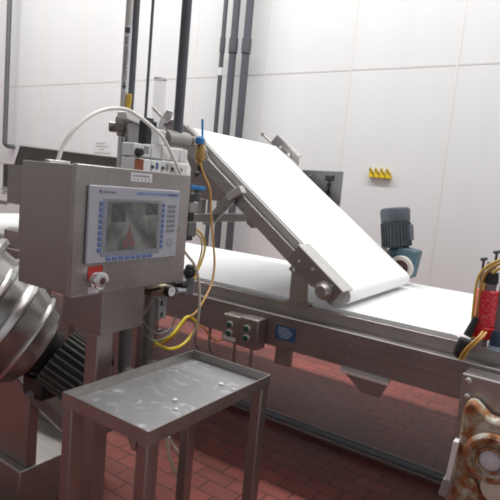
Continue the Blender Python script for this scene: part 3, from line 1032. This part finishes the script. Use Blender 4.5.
k1 = thing('cable_connector', 'black plug connector with grey socket on the side of the cabinet above the yellow cables', 'connector', (XC, 1.78, 1.35))
obj('plug', side_box(B(), 186.5, 194, 195, 203), BLACK, k1, 0.004)
obj('neck', side_box(B(), 189, 202, 199, 213), GREY_STEEL, k1, 0.006)
obj('socket', side_box(B(), 187.5, 222, 197, 237), plain('grey_socket', (0.12, 0.12, 0.12), 0.5), k1, 0.004)
obj('backing_bar', side_box(B(), 189, 203, 195, 224, XC - 0.03, 0.02), BLACK, k1)
obj('gland', side_box(B(), 184.5, 235, 193, 241), BLACK, k1, 0.003)
pr = thing('pressure_regulator', 'grey air regulator with black knob and round white gauge below the cabinet corner', 'regulator', (XC, 1.72, 1.14))
c0, c1 = q(189, 283), q(189, 265)
obj('knob', lathe(B(), q(189, 277), Z_, [(0, 0.02), (0.012, 0.028), (0.032, 0.028), (0.04, 0.022), (0.052, 0.02), (0.058, 0.014)], 16), BLACK, pr)
obj('body', side_box(B(), 184, 277, 195, 296, XC, 0.05), plain('regulator_grey', (0.16, 0.16, 0.165), 0.45), pr, 0.005)
bm = B()
for (py, r) in ((281, 0.012), (291, 0.015)):
    a, b_ = q(176, py, XC + 0.005), q(184, py - 0.5, XC + 0.005)
    cyl(bm, a, b_, r)
obj('port_tubes', bm, plain('pale_port', (0.42, 0.45, 0.5), 0.35, 0.4), pr)
obj('black_port', cyl(B(), q(180, 285.5), q(185, 285), 0.017), BLACK, pr)
gc = q(172, 291.5, XC + 0.03)
gf = obj('gauge', lathe(B(), gc - X_ * 0.03, X_, [(0, 0.018), (0.006, 0.027), (0.026, 0.027), (0.03, 0.025), (0.028, 0.022)], 28), BLACK, pr)
obj('gauge_face', lathe(B(), gc - X_ * 0.0018, X_, [(0, 0.0215), (0.002, 0.0215)], 28), LABEL, gf)
obj('gauge_needle', obox(B(), gc + X_ * 0.0006 + Z_ * 0.004, X_, Y_ - Z_, Y_ + Z_, 0.0006, 0.0012, 0.010), INK, gf)
sw = thing('slotted_socket', 'grey double socket strip with two dark slots hanging below the cabinet', 'socket', (XC, 1.60, 1.03))
obj('case', side_box(B(), 158, 297, 167.5, 320, XC, 0.03), plain('grey_case', (0.26, 0.26, 0.27), 0.5), sw, 0.004)
for y in (301, 312):
    obj('slot', side_box(B(), 160.5, y, 163, y + 5, XC + 0.001, 0.003), BLACK, sw)
bt = thing('beige_clamp', 'beige and brown terminal clamp under the cabinet beside the gauge', 'clamp', (XC, 1.57, 1.12))
obj('cap', side_box(B(), 149, 284.5, 168, 289, XC, 0.06), BEIGE, bt, 0.004)
obj('block', side_box(B(), 151, 289, 168, 297, XC, 0.05), plain('brown_block', (0.16, 0.10, 0.06), 0.5), bt, 0.004)
obj('arm', obox(B(), (q(143.5, 314) + q(151, 301)) / 2, q(151, 301) - q(143.5, 314), X_, Z_.cross(X_), (q(151, 301) - q(143.5, 314)).length / 2, 0.006, 0.006), STEEL, bt)
# mounting rail that carries these, fixed to the junction box
obj('accessory_rail', box(B(), XC - 0.075, XC - 0.045, 1.466, 1.86, 1.10, 1.135), STEEL_D, cc, 0.003)

# posts of the pipe stand behind the pillar
TUBE_D = plain('dull_dark_tube', (0.15, 0.15, 0.145), 0.5, 0.3)
ps = thing('pipe_bracket', 'pair of dull grey upright tubes held behind the pillar under the cabinet', 'tube bracket', (-1.75, 1.60, 0.60))
for (px, r) in ((125, 0.034), (147.5, 0.03)):
    y = at(px, 345, 0, -1.9).y
    obj('upright_tube', tube(B(), [(-1.9, y, 1.08), (-1.9, y, 0.68), (-1.89, y, 0.62), (-1.85, y - 0.02, 0.60), (-1.60, 1.40 + (y - 1.75) * 0.1, 0.60)], r, 16), TUBE_D, ps)
ya, yb = at(120, 345, 0, -1.9).y, at(152, 345, 0, -1.9).y
obj('top_plate', box(B(), -1.95, -1.85, ya - 0.02, yb + 0.05, 1.08, 1.10), TUBE_D, ps, 0.003)
obj('clamp_plate', box(B(), -1.62, -1.541, 1.27, 1.46, 0.55, 0.65), TUBE_D, ps, 0.003)

# ================================================================== HOSES
def hose(name, pts, r, mat, label, cat='hose', group=None):
    return tag(obj(name, tube(B(), pts, r), mat), label, cat, group)


hose('white_hose', [at(58, 160, 0, -1.66), at(63, 146, 0, -1.66), at(74, 130, 0, -1.65), at(90, 116, 0, -1.65), at(108, 109, 0, -1.65), at(126, 109.5, 0, -1.64),
                    at(141, 118, 0, -1.61), at(152, 127, 0, -1.56), at(163, 138, 0, -1.555), at(172, 155, 0, -1.555), at(181, 174.5, 0, -1.555)], 0.0075, WHITE_HOSE,
     'white hose arching over the control cabinet top from behind to the valve modules')
hose('amber_hose', [at(200, 163, 0, -1.93), at(204, 175, 0, -1.9), at(210, 190, 0, -1.85), at(211, 215, 0, -1.82), at(213, 240, 0, -1.78), at(214.5, 262, 0, -1.75),
                    at(212, 282, 0, -1.73), at(205, 298, 0, -1.70), at(196, 312, 0, -1.69), at(188, 318, 0, -1.70), at(181, 326, 0, -1.715), at(172, 338, 0, -1.73), at(160, 345, 0, -1.84), at(153, 347, 0, -1.97), at(147, 347, 0, -2.0)], 0.006, AMBER,
     'long amber hose hanging from the brass valve past the flat belt')
hose('yellow_cable', [q(196, 229), q(202, 235), q(205, 247), q(202, 260), q(197, 272), q(194, 279)], 0.0055, YELLOW_HOSE, 'outer yellow cable looping from grey socket to the regulator', 'cable', 'yellow cables')
hose('yellow_cable', [q(196, 233), q(200.5, 238), q(202, 248), q(199, 262), q(194, 275)], 0.0045, plain('pale_yellow_cable', (0.62, 0.50, 0.22), 0.4), 'inner pale yellow cable looping from grey socket to the regulator', 'cable', 'yellow cables')
hose('cream_hose', [q(183, 249, -1.53), q(188, 256, -1.53), q(194, 264, -1.53), q(198, 276, -1.53), q(199.5, 293, -1.53), q(199, 310, -1.53), q(197, 325, -1.55), q(192, 337, -1.58)], 0.0065, CREAM,
     'cream hose hanging down beside the regulator')
hose('yellow_hose', [q(147, 334, -2.0), q(152, 340, -1.97), q(159, 345, -1.78), q(170, 349, -1.7), q(182, 345, -1.7), q(191, 336, -1.7), q(197, 326, -1.7), q(193, 319, -1.7), q(187, 317, -1.7), q(180, 325, -1.7), q(171, 336, -1.7), q(162, 341, -1.76), q(152, 342, -1.97), q(147, 341, -2.0)], 0.008, YELLOW,
     'bright yellow hose looped below the regulator above the floor')
hose('amber_cable', [q(197, 324, -1.75), q(204, 328, -1.75), q(210, 336, -1.77), q(217, 341, -1.80), at(226, 338, 1, 2.45)], 0.005, AMBER, 'short amber cable running from the hose loop toward the button boxes', 'cable')
hose('grey_cable', [q(143, 322, -1.72), q(150, 330, -1.72), q(160, 334, -1.72), q(171, 328, -1.72), q(176, 315, -1.72)], 0.005, CABLE, 'grey cable drooping under the slotted socket', 'cable')
hose('grey_cable', [q(142, 327, -1.74), q(146, 336, -1.74), q(154, 341, -1.74), q(166, 337, -1.74), q(182, 320, -1.74)], 0.004, CABLE, 'thin lower grey cable sagging behind the slotted socket', 'cable')
hose('hose_end', [at(166, 436, 0, -1.40), at(168, 448, 0, -1.40), at(171, 462, 0, -1.40), at(177, 475, 0, -1.40)], 0.0075, CREAM, 'pale hose end hanging below the tray table')
hose('thin_tube', [at(169, 437, 0, -1.42), at(173, 445, 0, -1.42), at(180, 455, 0, -1.42)], 0.005, CREAM, 'thin pale tube beside the hanging hose end under the tray', 'tube')

# ================================================================== FLOOR PIPE
fp = thing('floor_pipe', 'long dark grey pipe lying along the floor under the flat conveyor', 'pipe', (-2.0, 3.09, 0))
obj('tube', cyl(B(), (-5.0, 3.06, 0.035), (-0.30, 3.06, 0.035), 0.025), plain('slate_pipe', (0.20, 0.225, 0.24), 0.3), fp)
for x in (-4.0, -0.45):
    obj('saddle', box(B(), x - 0.02, x + 0.02, 3.03, 3.09, 0, 0.03), STEEL_D, fp)

# ================================================================== WALL ITEMS
rk = thing('tool_rack', 'small yellow rack with four spring clips on the white wall', 'rack', (-2.235, 5.97, 1.83))
obj('back_plate', prism(B(), [(-2.365, 5.99, 1.838), (-2.10, 5.99, 1.828), (-2.10, 5.99, 1.868), (-2.365, 5.99, 1.878)], (0, 0.01, 0)), YELLOW, rk)
for i in range(4):
    x = -2.335 + i * 0.068
    bm = B()
    prism(bm, [(x - 0.028, 5.95, 1.84), (x + 0.026, 5.95, 1.836), (x + 0.026, 5.95, 1.885), (x + 0.012, 5.95, 1.905), (x - 0.018, 5.95, 1.945), (x - 0.03, 5.95, 1.945)], (0, 0.04, 0))
    c_ = obj('clip', bm, YELLOW, rk)
    obj('clip_tip', prism(B(), [(x - 0.032, 5.945, 1.925), (x - 0.006, 5.945, 1.90), (x + 0.022, 5.945, 1.872), (x + 0.024, 5.945, 1.89), (x - 0.01, 5.945, 1.93), (x - 0.022, 5.945, 1.95)], (0, 0.045, 0)), BROWN_Y, c_)
nt = thing('wall_notice', 'small white notice with three lines of grey print on the wall above the cabinet', 'notice', (-7.18, 5.99, 1.94))
obj('sheet', box(B(), -7.36, -6.95, 5.993, 5.999, 1.93, 2.13), plain('notice_paper', (0.70, 0.705, 0.71), 0.6, 0, 0.01), nt)
for i, (a, b_) in enumerate(((0.06, 0.28), (0.04, 0.36), (0.14, 0.24))):
    obj('print_line', box(B(), -7.36 + a, -7.36 + b_, 5.991, 5.994, 2.075 - i * 0.05, 2.095 - i * 0.05), plain('faint_print', (0.42, 0.42, 0.42), 0.6), nt)

# ================================================================== LEFT: TRANSFER CHUTE AND HOOD OVER THE FLAT BELT
ch = thing('transfer_chute', 'dark shallow steel chute seen just over the cabinet top', 'chute', (-2.75, 2.0, 0.98))
bm = B()
A = [at(px, py, 0, -2.6) for px, py in ((22, 146.5), (117, 158))]
zc = (A[0].z + A[1].z) / 2
y0c, y1c = A[0].y, 2.45
hexa(bm, [(-2.62, y0c - 0.03, zc - 0.10), (-2.60, y0c - 0.03, zc - 0.10), (-2.60, y1c, zc - 0.10), (-2.62, y1c, zc - 0.10),
          (-2.62, y0c, zc), (-2.60, y0c, zc), (-2.60, y1c, zc), (-2.62, y1c, zc)])
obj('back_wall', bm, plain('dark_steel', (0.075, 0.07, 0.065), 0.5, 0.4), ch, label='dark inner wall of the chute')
obj('rim_strip', box(B(), -2.625, -2.595, y0c - 0.004, y1c, zc, zc + 0.006), STEEL_B, ch)
bm = B()
box(bm, -2.60, -2.30, y0c - 0.03, y1c, zc - 0.115, zc - 0.10)
obj('chute_floor', bm, STEEL_D, ch)
bm = B()
for (px, wd) in ((46, 0.05), (53, 0.03), (58, 0.06)):
    p = at(px, 158, 0, -2.5)
    box(bm, -2.52, -2.47, p.y, p.y + wd, zc - 0.10, zc - 0.055)
obj('guide_blocks', bm, STEEL_B, ch, 0.004)
for y in (1.99, y1c - 0.05):
    obj('leg', box(B(), -2.62, -2.58, y, y + 0.04, 0.0, zc - 0.115), STEEL_D, ch, 0.002)

hd = thing('belt_hood', 'grey steel hood plate with side opening over the far left of the flat belt', 'hood', (-4.3, 2.65, 0.98))
zt2 = at(15, 165, 1, 2.62).z
xa, xm, xb = at(-30, 160, 1, 2.62).x, at(8.5, 185, 1, 2.62).x, -4.02
zl, zh = at(4, 195, 1, 2.62).z, at(4, 169, 1, 2.62).z
zb3 = at(15, 204, 1, 2.62).z
obj('front_plate', box(B(), xm, xb, 2.61, 2.63, zb3, zt2), plain('hood_grey', (0.30, 0.295, 0.285), 0.5, 0.4), hd, 0.003)
obj('top_plate', box(B(), xa, xb, 2.60, 3.95, zt2, zt2 + 0.015), STEEL_B, hd, 0.003)
bm = B()
box(bm, xa, xm, 2.61, 2.63, zb3 - 0.02, zl - 0.05)
obj('sill', bm, STEEL, hd)
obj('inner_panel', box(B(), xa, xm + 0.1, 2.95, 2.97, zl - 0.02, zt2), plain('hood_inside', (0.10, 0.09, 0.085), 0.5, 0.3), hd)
bm = B()
for z in (zl + 0.04, zl - 0.0):
    p = at(5, 186, 1, 2.8)
    ball(bm, (p.x, 2.8, z), 0.045, 0.03, 0.022)
obj('roller_caps', bm, WHITE, hd)
for x in (xa + 0.05, xb - 0.05):
    obj('post', box(B(), x - 0.02, x + 0.02, 2.585, 2.615, 0.963, zt2), STEEL_D, hd)
    obj('post', box(B(), x - 0.02, x + 0.02, 4.0, 4.03, 0.963, zt2 + 0.01), STEEL_D, hd)
sb = thing('belt_scraper', 'small grey block with curved shield standing by the flat belt left of the cabinet', 'scraper', (-3.0, 2.3, 0.9))

# ================================================================== LEFT: TUMBLING BOWL MACHINE
bo = thing('mixing_bowl_machine', 'tilted stainless mixing bowl with ribbed black motor left of the cabinet pillar', 'mixer', (-2.2, 1.40, 0))
DPT = 2.36
bc = EYE + (RIGHT * ((35 - 250) / FOC) + DOWN * ((347 - 250) / FOC) + FWD) * DPT
AX = (-0.74 * RIGHT - 0.60 * DOWN - 0.36 * FWD).normalized()
prof = [(0.0, 0.05), (0.0, 0.168), (0.012, 0.172), (0.05, 0.195), (0.054, 0.206), (0.06, 0.209), (0.066, 0.207), (0.07, 0.203), (0.11, 0.220), (0.15, 0.236),
        (0.155, 0.248), (0.165, 0.254), (0.178, 0.255), (0.19, 0.252), (0.196, 0.240), (0.235, 0.25), (0.255, 0.254), (0.26, 0.266), (0.275, 0.271), (0.29, 0.268), (0.296, 0.258), (0.34, 0.262), (0.355, 0.266),
        (0.36, 0.30), (0.38, 0.308), (0.40, 0.300), (0.40, 0.255), (0.30, 0.24), (0.16, 0.21), (0.03, 0.14), (0.03, 0.05)]
prof = [(t, r * 1.06) for t, r in prof]
BOWL = brushed('brushed_bowl_steel', (0.47, 0.465, 0.45), 0.28, 2, 0.05)
obj('bowl', lathe(B(), bc, AX, prof, 72, caps=False), BOWL, bo)
obj('back_flange', lathe(B(), bc - AX * 0.02, AX, [(0, 0.08), (0, 0.14), (0.02, 0.14), (0.02, 0.05)], 48), STEEL_D, bo)
bm = B()
lathe(bm, bc + AX * 0.056, AX, [(0, 0.216), (0.0, 0.223), (0.005, 0.2247), (0.010, 0.2237), (0.010, 0.216)], 72, caps=False)
obj('rim_band', bm, STEEL_B, bo, label='thin bright ring around the lower bowl')
bm = B()
lathe(bm, bc + AX * 0.158, AX, [(0, 0.263), (0.0, 0.2715), (0.012, 0.2745), (0.028, 0.2715), (0.028, 0.263)], 72, caps=False)
obj('rim_band', bm, STEEL_B, bo, label='bright band around the middle of the bowl')
mc = bc - AX * 0.02
obj('black_shadow_adapter', lathe(B(), mc - AX * 0.06, AX, [(0, 0.09), (0.03, 0.10), (0.06, 0.125)], 40), BLACK_MOTOR, bo)  # black joint also stands in for the shadow between bowl and motor
MA = (-0.79 * RIGHT - 0.60 * DOWN - 0.10 * FWD).normalized()
m0 = mc - AX * 0.055 + RIGHT * 0.02
mt = obj('motor', lathe(B(), m0 - MA * 0.26, MA, [(0, 0.06), (0.005, 0.112), (0.05, 0.116), (0.055, 0.11), (0.25, 0.11), (0.26, 0.06)], 40), BLACK_MOTOR, bo, label='black ribbed electric motor behind the bowl')
bm = B()
u, v, d = frame_of(MA)
for k in range(26):
    an = 2 * PI * k / 26
    e_ = u * math.cos(an) + v * math.sin(an)
    obox(bm, m0 - MA * 0.115 + e_ * 0.121, e_, MA, MA.cross(e_), 0.014, 0.108, 0.0045)
obj('motor_ribs', bm, plain('grey_motor_ribs', (0.11, 0.115, 0.105), 0.5), mt)  # ribs in a lighter grey than the black motor body
print('MOTOR', m0, m0 - MA * 0.26)
# stand
XS = -2.02
pt = at(28, 395, 0, XS)
pbm = at(28, 467, 0, XS)
ysd = (pt.y + pbm.y) / 2
zbt = pbm.z
obj('stand_column', prism(B(), [(-2.75, ysd, zbt), (XS, ysd, zbt), (XS, ysd, pt.z - 0.01), (-2.2, ysd, pt.z + 0.09), (-2.75, ysd, pt.z + 0.10)], (0, 0.05, 0)), STEEL_V, bo, 0.004)
obj('stand_column', prism(B(), [(-2.75, ysd + 0.34, zbt), (XS, ysd + 0.34, zbt), (XS, ysd + 0.34, pt.z - 0.06), (-2.75, ysd + 0.34, pt.z + 0.10)], (0, 0.05, 0)), STEEL_V, bo, 0.004)
obj('base_box', box(B(), -2.80, XS + 0.012, ysd - 0.04, ysd + 0.46, 0.0, zbt), STEEL, bo, 0.006)
bm = B()
pA, pB = at(30, 393, 0, XS + 0.02), at(64, 428, 0, XS + 0.02)
obox(bm, (pA + pB) / 2, pB - pA, X_, (pB - pA).cross(X_), (pB - pA).length / 2, 0.02, 0.02)
obj('brace', bm, GREY_STEEL, bo)
obj('trunnion_block', obox(B(), bc - AX * 0.06 - Z_ * 0.14, X_, Y_, Z_, 0.07, 0.07, 0.05), BLACK_MOTOR, bo, 0.01)

# curved shield piece of the scraper (left of the cabinet, above the bowl)
a = at(6, 236, 2, 0.985)
sbx = at(14, 240, 1, 2.56)
bpy.data.objects.remove(sb)
sb = thing('belt_scraper', 'small grey angle block on the near edge of the flat belt left of the cabinet', 'scraper', (sbx.x, 2.60, 0.963))
p0, p1 = at(5, 240, 1, 2.6), at(22, 240, 1, 2.6)
obj('block', box(B(), p0.x, p1.x, 2.588, 2.612, 0.963, 1.03), STEEL, sb, 0.003)
obj('top_flap', prism(B(), [(p0.x, 2.588, 1.03), (p1.x, 2.588, 1.03), (p1.x, 2.65, 1.045), (p0.x, 2.65, 1.045)], (0, 0, 0.006)), STEEL_B, sb)

# ================================================================== RIGHT: MACHINE AT THE BELT END
ma = thing('end_machine', 'stainless machine frame with rust stained bearing casting at the right end of the belt', 'machine', (0.0, 2.9, 0))
YP = 2.36
tl = at(463, 374, 1, YP)
XL = tl.x
obj('front_plate', box(B(), XL, 0.45, YP, YP + 0.03, 0.0, tl.z), STEEL, ma, 0.004)
obj('edge_highlight', box(B(), XL, 0.45, YP - 0.003, YP + 0.012, tl.z - 0.004, tl.z + 0.003), FLANGE, ma, label='painted highlight along the top edge of the front plate')  # pale edge strip imitates the highlight along the plate top
obj('side_plate', box(B(), XL + 0.02, XL + 0.04, YP + 0.03, 2.49, 0.0, 0.86), STEEL_D, ma, 0.003)
obj('top_deck', box(B(), -0.435, 0.45, 2.63, 3.985, 0.90, 0.955), STEEL, ma, 0.004)
obj('top_shelf', box(B(), XL, 0.45, YP + 0.01, 2.495, tl.z - 0.012, tl.z - 0.002), STEEL, ma)
obj('rear_plate', box(B(), -0.30, 0.45, 2.66, 3.96, 0.0, 0.70), STEEL_D, ma, 0.003)
for (px, py) in ((469, 380), (467.5, 396)):
    p = at(px, py, 1, YP)
    obj('bolt', lathe(B(), p, -Y_, [(0, 0.013), (0.008, 0.013), (0.012, 0.008)], 6), STEEL_B, ma)
cs0, cs1 = at(459, 407, 1, 2.27), at(455, 500, 1, 2.27)
bm = B()
zc1 = at(470, 402, 1, 2.27).z
prism(bm, [(cs0.x + 0.012, 2.27, 0.24), (0.1, 2.27, 0.24), (0.1, 2.27, zc1 - 0.075), (cs0.x + 0.12, 2.27, zc1 - 0.05), (cs0.x + 0.075, 2.27, zc1 - 0.015), (cs0.x + 0.06, 2.27, zc1 - 0.002), (cs0.x + 0.03, 2.27, zc1 - 0.004), (cs0.x + 0.018, 2.27, zc1 - 0.03)], (0, 0.09, 0))
cst = obj('bearing_casting', bm, RUST, ma, 0.012, label='cream casting stained with orange rust')
pc = at(491, 459, 1, 2.26)
obj('port_ring', lathe(B(), pc, -Y_, [(-0.01, 0.108), (0.012, 0.104), (0.022, 0.092), (0.022, 0.074), (0.014, 0.07), (0.014, 0.056), (0.03, 0.053), (0.03, 0.046), (0.012, 0.044)], 40, caps=False), RUST, cst)
obj('dark_seal', lathe(B(), pc, -Y_, [(0, 0.056), (0.026, 0.0555), (0.026, 0.044)], 36, caps=False), plain('rust_brown_seal', (0.10, 0.065, 0.045), 0.5), cst)
obj('white_plug', lathe(B(), pc, -Y_, [(0, 0.044), (0.016, 0.043), (0.02, 0.035), (0.021, 0.002)], 32), plain('white_plug', (0.66, 0.66, 0.70), 0.4), cst)
pc2 = at(499, 488, 1, 2.26)
obj('lower_port', lathe(B(), pc2, -Y_, [(0, 0.07), (0.014, 0.068), (0.018, 0.058), (0.019, 0.002)], 32), plain('pale_port_cover', (0.60, 0.56, 0.49), 0.5, 0, 0.15), cst)
pc3 = at(468, 487, 1, 2.262)
obj('rust_boss', lathe(B(), pc3, -Y_, [(0, 0.045), (0.01, 0.044), (0.012, 0.03), (0.006, 0.028)], 24), RUST, cst)
pc4 = at(469, 462, 1, 2.268)
obj('bolt_hole', lathe(B(), pc4, -Y_, [(0, 0.012), (0.002, 0.012)], 14), BLACK, cst)
# slanting white strip and grey shoe
w0, w1 = at(457, 440, 1, 2.25), at(448.5, 478, 1, 2.25)
obj('white_strip', obox(B(), (w0 + w1) / 2, w1 - w0, X_, Y_, (w1 - w0).length / 2, 0.010, 0.02), plain('white_strip', (0.78, 0.78, 0.76), 0.45), ma, 0.002, label='slanting white plastic strip beside the casting')
w2 = at(443, 494, 1, 2.25)
obj('shoe', obox(B(), w1.lerp(w2, 0.5), w2 - w1, X_, Y_, (w2 - w1).length / 2, 0.017, 0.022), GREY_STEEL, ma, 0.003)

# ================================================================== RIGHT: RED UNIT WITH CABLES
YR = 2.62
ru = thing('red_cylinder', 'red printed cylinder leaning on the deck at the right end of the belt', 'cylinder', (-0.37, YR, 0.955))
r0, r1 = at(483.5, 325, 1, YR), at(488, 290, 1, YR)
AXR = (r1 - r0).normalized()
obj('sleeve', lathe(B(), r0, AXR, [(0, 0.043), (0.004, 0.047), ((r1 - r0).length - 0.004, 0.047), ((r1 - r0).length, 0.042)], 28), RED_PRINT, ru)
rb = at(481, 337, 1, YR)
obj('red_base', lathe(B(), rb, r0 - rb, [(0, 0.045), (0.004, 0.050), ((r0 - rb).length - 0.006, 0.050), ((r0 - rb).length, 0.042)], 28), RED, ru)
r2, r3 = at(489.5, 283, 1, YR), at(491, 272, 1, YR)
obj('steel_neck', cyl(B(), r1, r2, 0.033), plain('neck_grey', (0.22, 0.2, 0.19), 0.45, 0.5), ru)
obj('black_head', lathe(B(), r2, r3 - r2, [(0, 0.034), (0.005, 0.038), ((r3 - r2).length, 0.034)], 24), BLACK, ru)
r4 = at(492, 262, 1, YR)
obj('grey_cap', cyl(B(), r3, r4, 0.022), GREY_STEEL, ru)
obj('base_stem', cyl(B(), (rb.x, YR, 0.955), rb, 0.03), GREY_STEEL, ru)
gp = thing('steel_column', 'grey steel column behind the red cylinder at the frame edge', 'column', (-0.30, YR + 0.05, 0.94))
p0, p1 = at(493.5, 330, 1, YR + 0.05), at(500, 262, 1, YR + 0.05)
obj('post', box(B(), p0.x, p0.x + 0.09, YR + 0.03, YR + 0.09, 0.955, p1.z), GREY_STEEL, gp, 0.003)
obj('cap', box(B(), p0.x - 0.005, p0.x + 0.095, YR + 0.025, YR + 0.095, p1.z, p1.z + 0.01), STEEL, gp, 0.003)
bb = thing('air_fitting', 'dark blue air fitting with white band on the deck beside the red cylinder', 'fitting', (-0.30, YR - 0.05, 0.963))
p0 = at(496.5, 343, 1, YR - 0.05)
obj('body', lathe(B(), (p0.x, YR - 0.05, 0.963), Z_, [(0, 0.03), (0.02, 0.032), (0.06, 0.03), (0.09, 0.022)], 20), plain('dark_blue_fitting', (0.02, 0.045, 0.09), 0.4), bb)
obj('band', lathe(B(), (p0.x, YR - 0.05, 0.965), Z_, [(0, 0.0325), (0.0, 0.034), (0.022, 0.034), (0.022, 0.0325), (0, 0.0325)], 20, caps=False), plain('pale_blue_band', (0.35, 0.45, 0.55), 0.4), bb)
for i, (px, py, lab) in enumerate(((484, 259, 'small dark tee handle on a stem in front of the yellow cables, set lower'), (497, 252, 'small dark tee handle above the red cylinder at the frame edge, set higher'))):
    th = thing('tee_handle', lab, 'handle', (at(px, py, 1, YR + 0.08).x, YR + 0.08, 1.2), 'tee handles')
    p = at(px, py, 1, YR + 0.08)
    obj('stem', cyl(B(), (p.x, YR + 0.08, 0.955), (p.x, YR + 0.08, p.z), 0.006), BROWN, th)
    obj('grip', cyl(B(), p - X_ * 0.015 - Z_ * 0.004, p + X_ * 0.015 + Z_ * 0.004, 0.008), plain('teal_grip', (0.07, 0.10, 0.11), 0.5), th)
PK = [((512, 255), (500, 260), (488, 266), (480, 274), (476, 287), (474, 303), (472, 322), (470, 336)), ((512, 258), (499, 264), (489, 270), (483, 279), (480, 293), (477, 312), (473, 334)), ((512, 261), (500, 268), (491, 275), (486, 283), (481, 300), (476, 325), (472, 338))]
YL = ('outermost yellow cable curving over to the belt end beside the red cylinder', 'middle brownish yellow cable curving down beside the red cylinder', 'inner yellow cable lying closest against the red cylinder')
for i, (pts, lab) in enumerate(zip(PK, YL)):
    hose('yellow_cable', [at(px, py, 1, YR - 0.05 + 0.012 * i) for px, py in pts], 0.0065, (YELLOW_HOSE, AMBER, YELLOW_HOSE)[i], lab, 'cable', 'yellow cables at the belt end')
bk = thing('cable_boot', 'black rubber cable boot with yellow leads at the right end of the belt rail', 'connector', (-0.47, 2.56, 0.90))
p0, p1 = at(458, 357, 1, 2.49), at(466, 340, 1, 2.49)
obj('boot', lathe(B(), p0, p1 - p0, [(0, 0.018), (0.01, 0.028), ((p1 - p0).length * 0.5, 0.033), ((p1 - p0).length, 0.03)], 16), BLACK, bk)
for dx in (0.012, 0.026):
    obj('yellow_lead', tube(B(), [p0 + V((dx, -0.028, 0.0)), p0.lerp(p1, 0.5) + V((dx + 0.01, -0.034, 0.01)), p1 + V((dx + 0.035, -0.02, 0.02)), p1 + V((dx + 0.05, 0.02, 0.05))], 0.006), AMBER, bk)
obj('black_cap', cyl(B(), p1 + V((-0.005, 0.05, 0.01)), p1 + V((0.02, 0.06, 0.10)), 0.02, 0.014), BLACK, bk)

# ------------------------------------------------------------------ view
sc_ = bpy.context.scene
sc_.view_settings.view_transform = 'Standard'
sc_.view_settings.look = 'None'
sc_.view_settings.exposure = 0.0

sc_.cycles.filter_width = 1.9
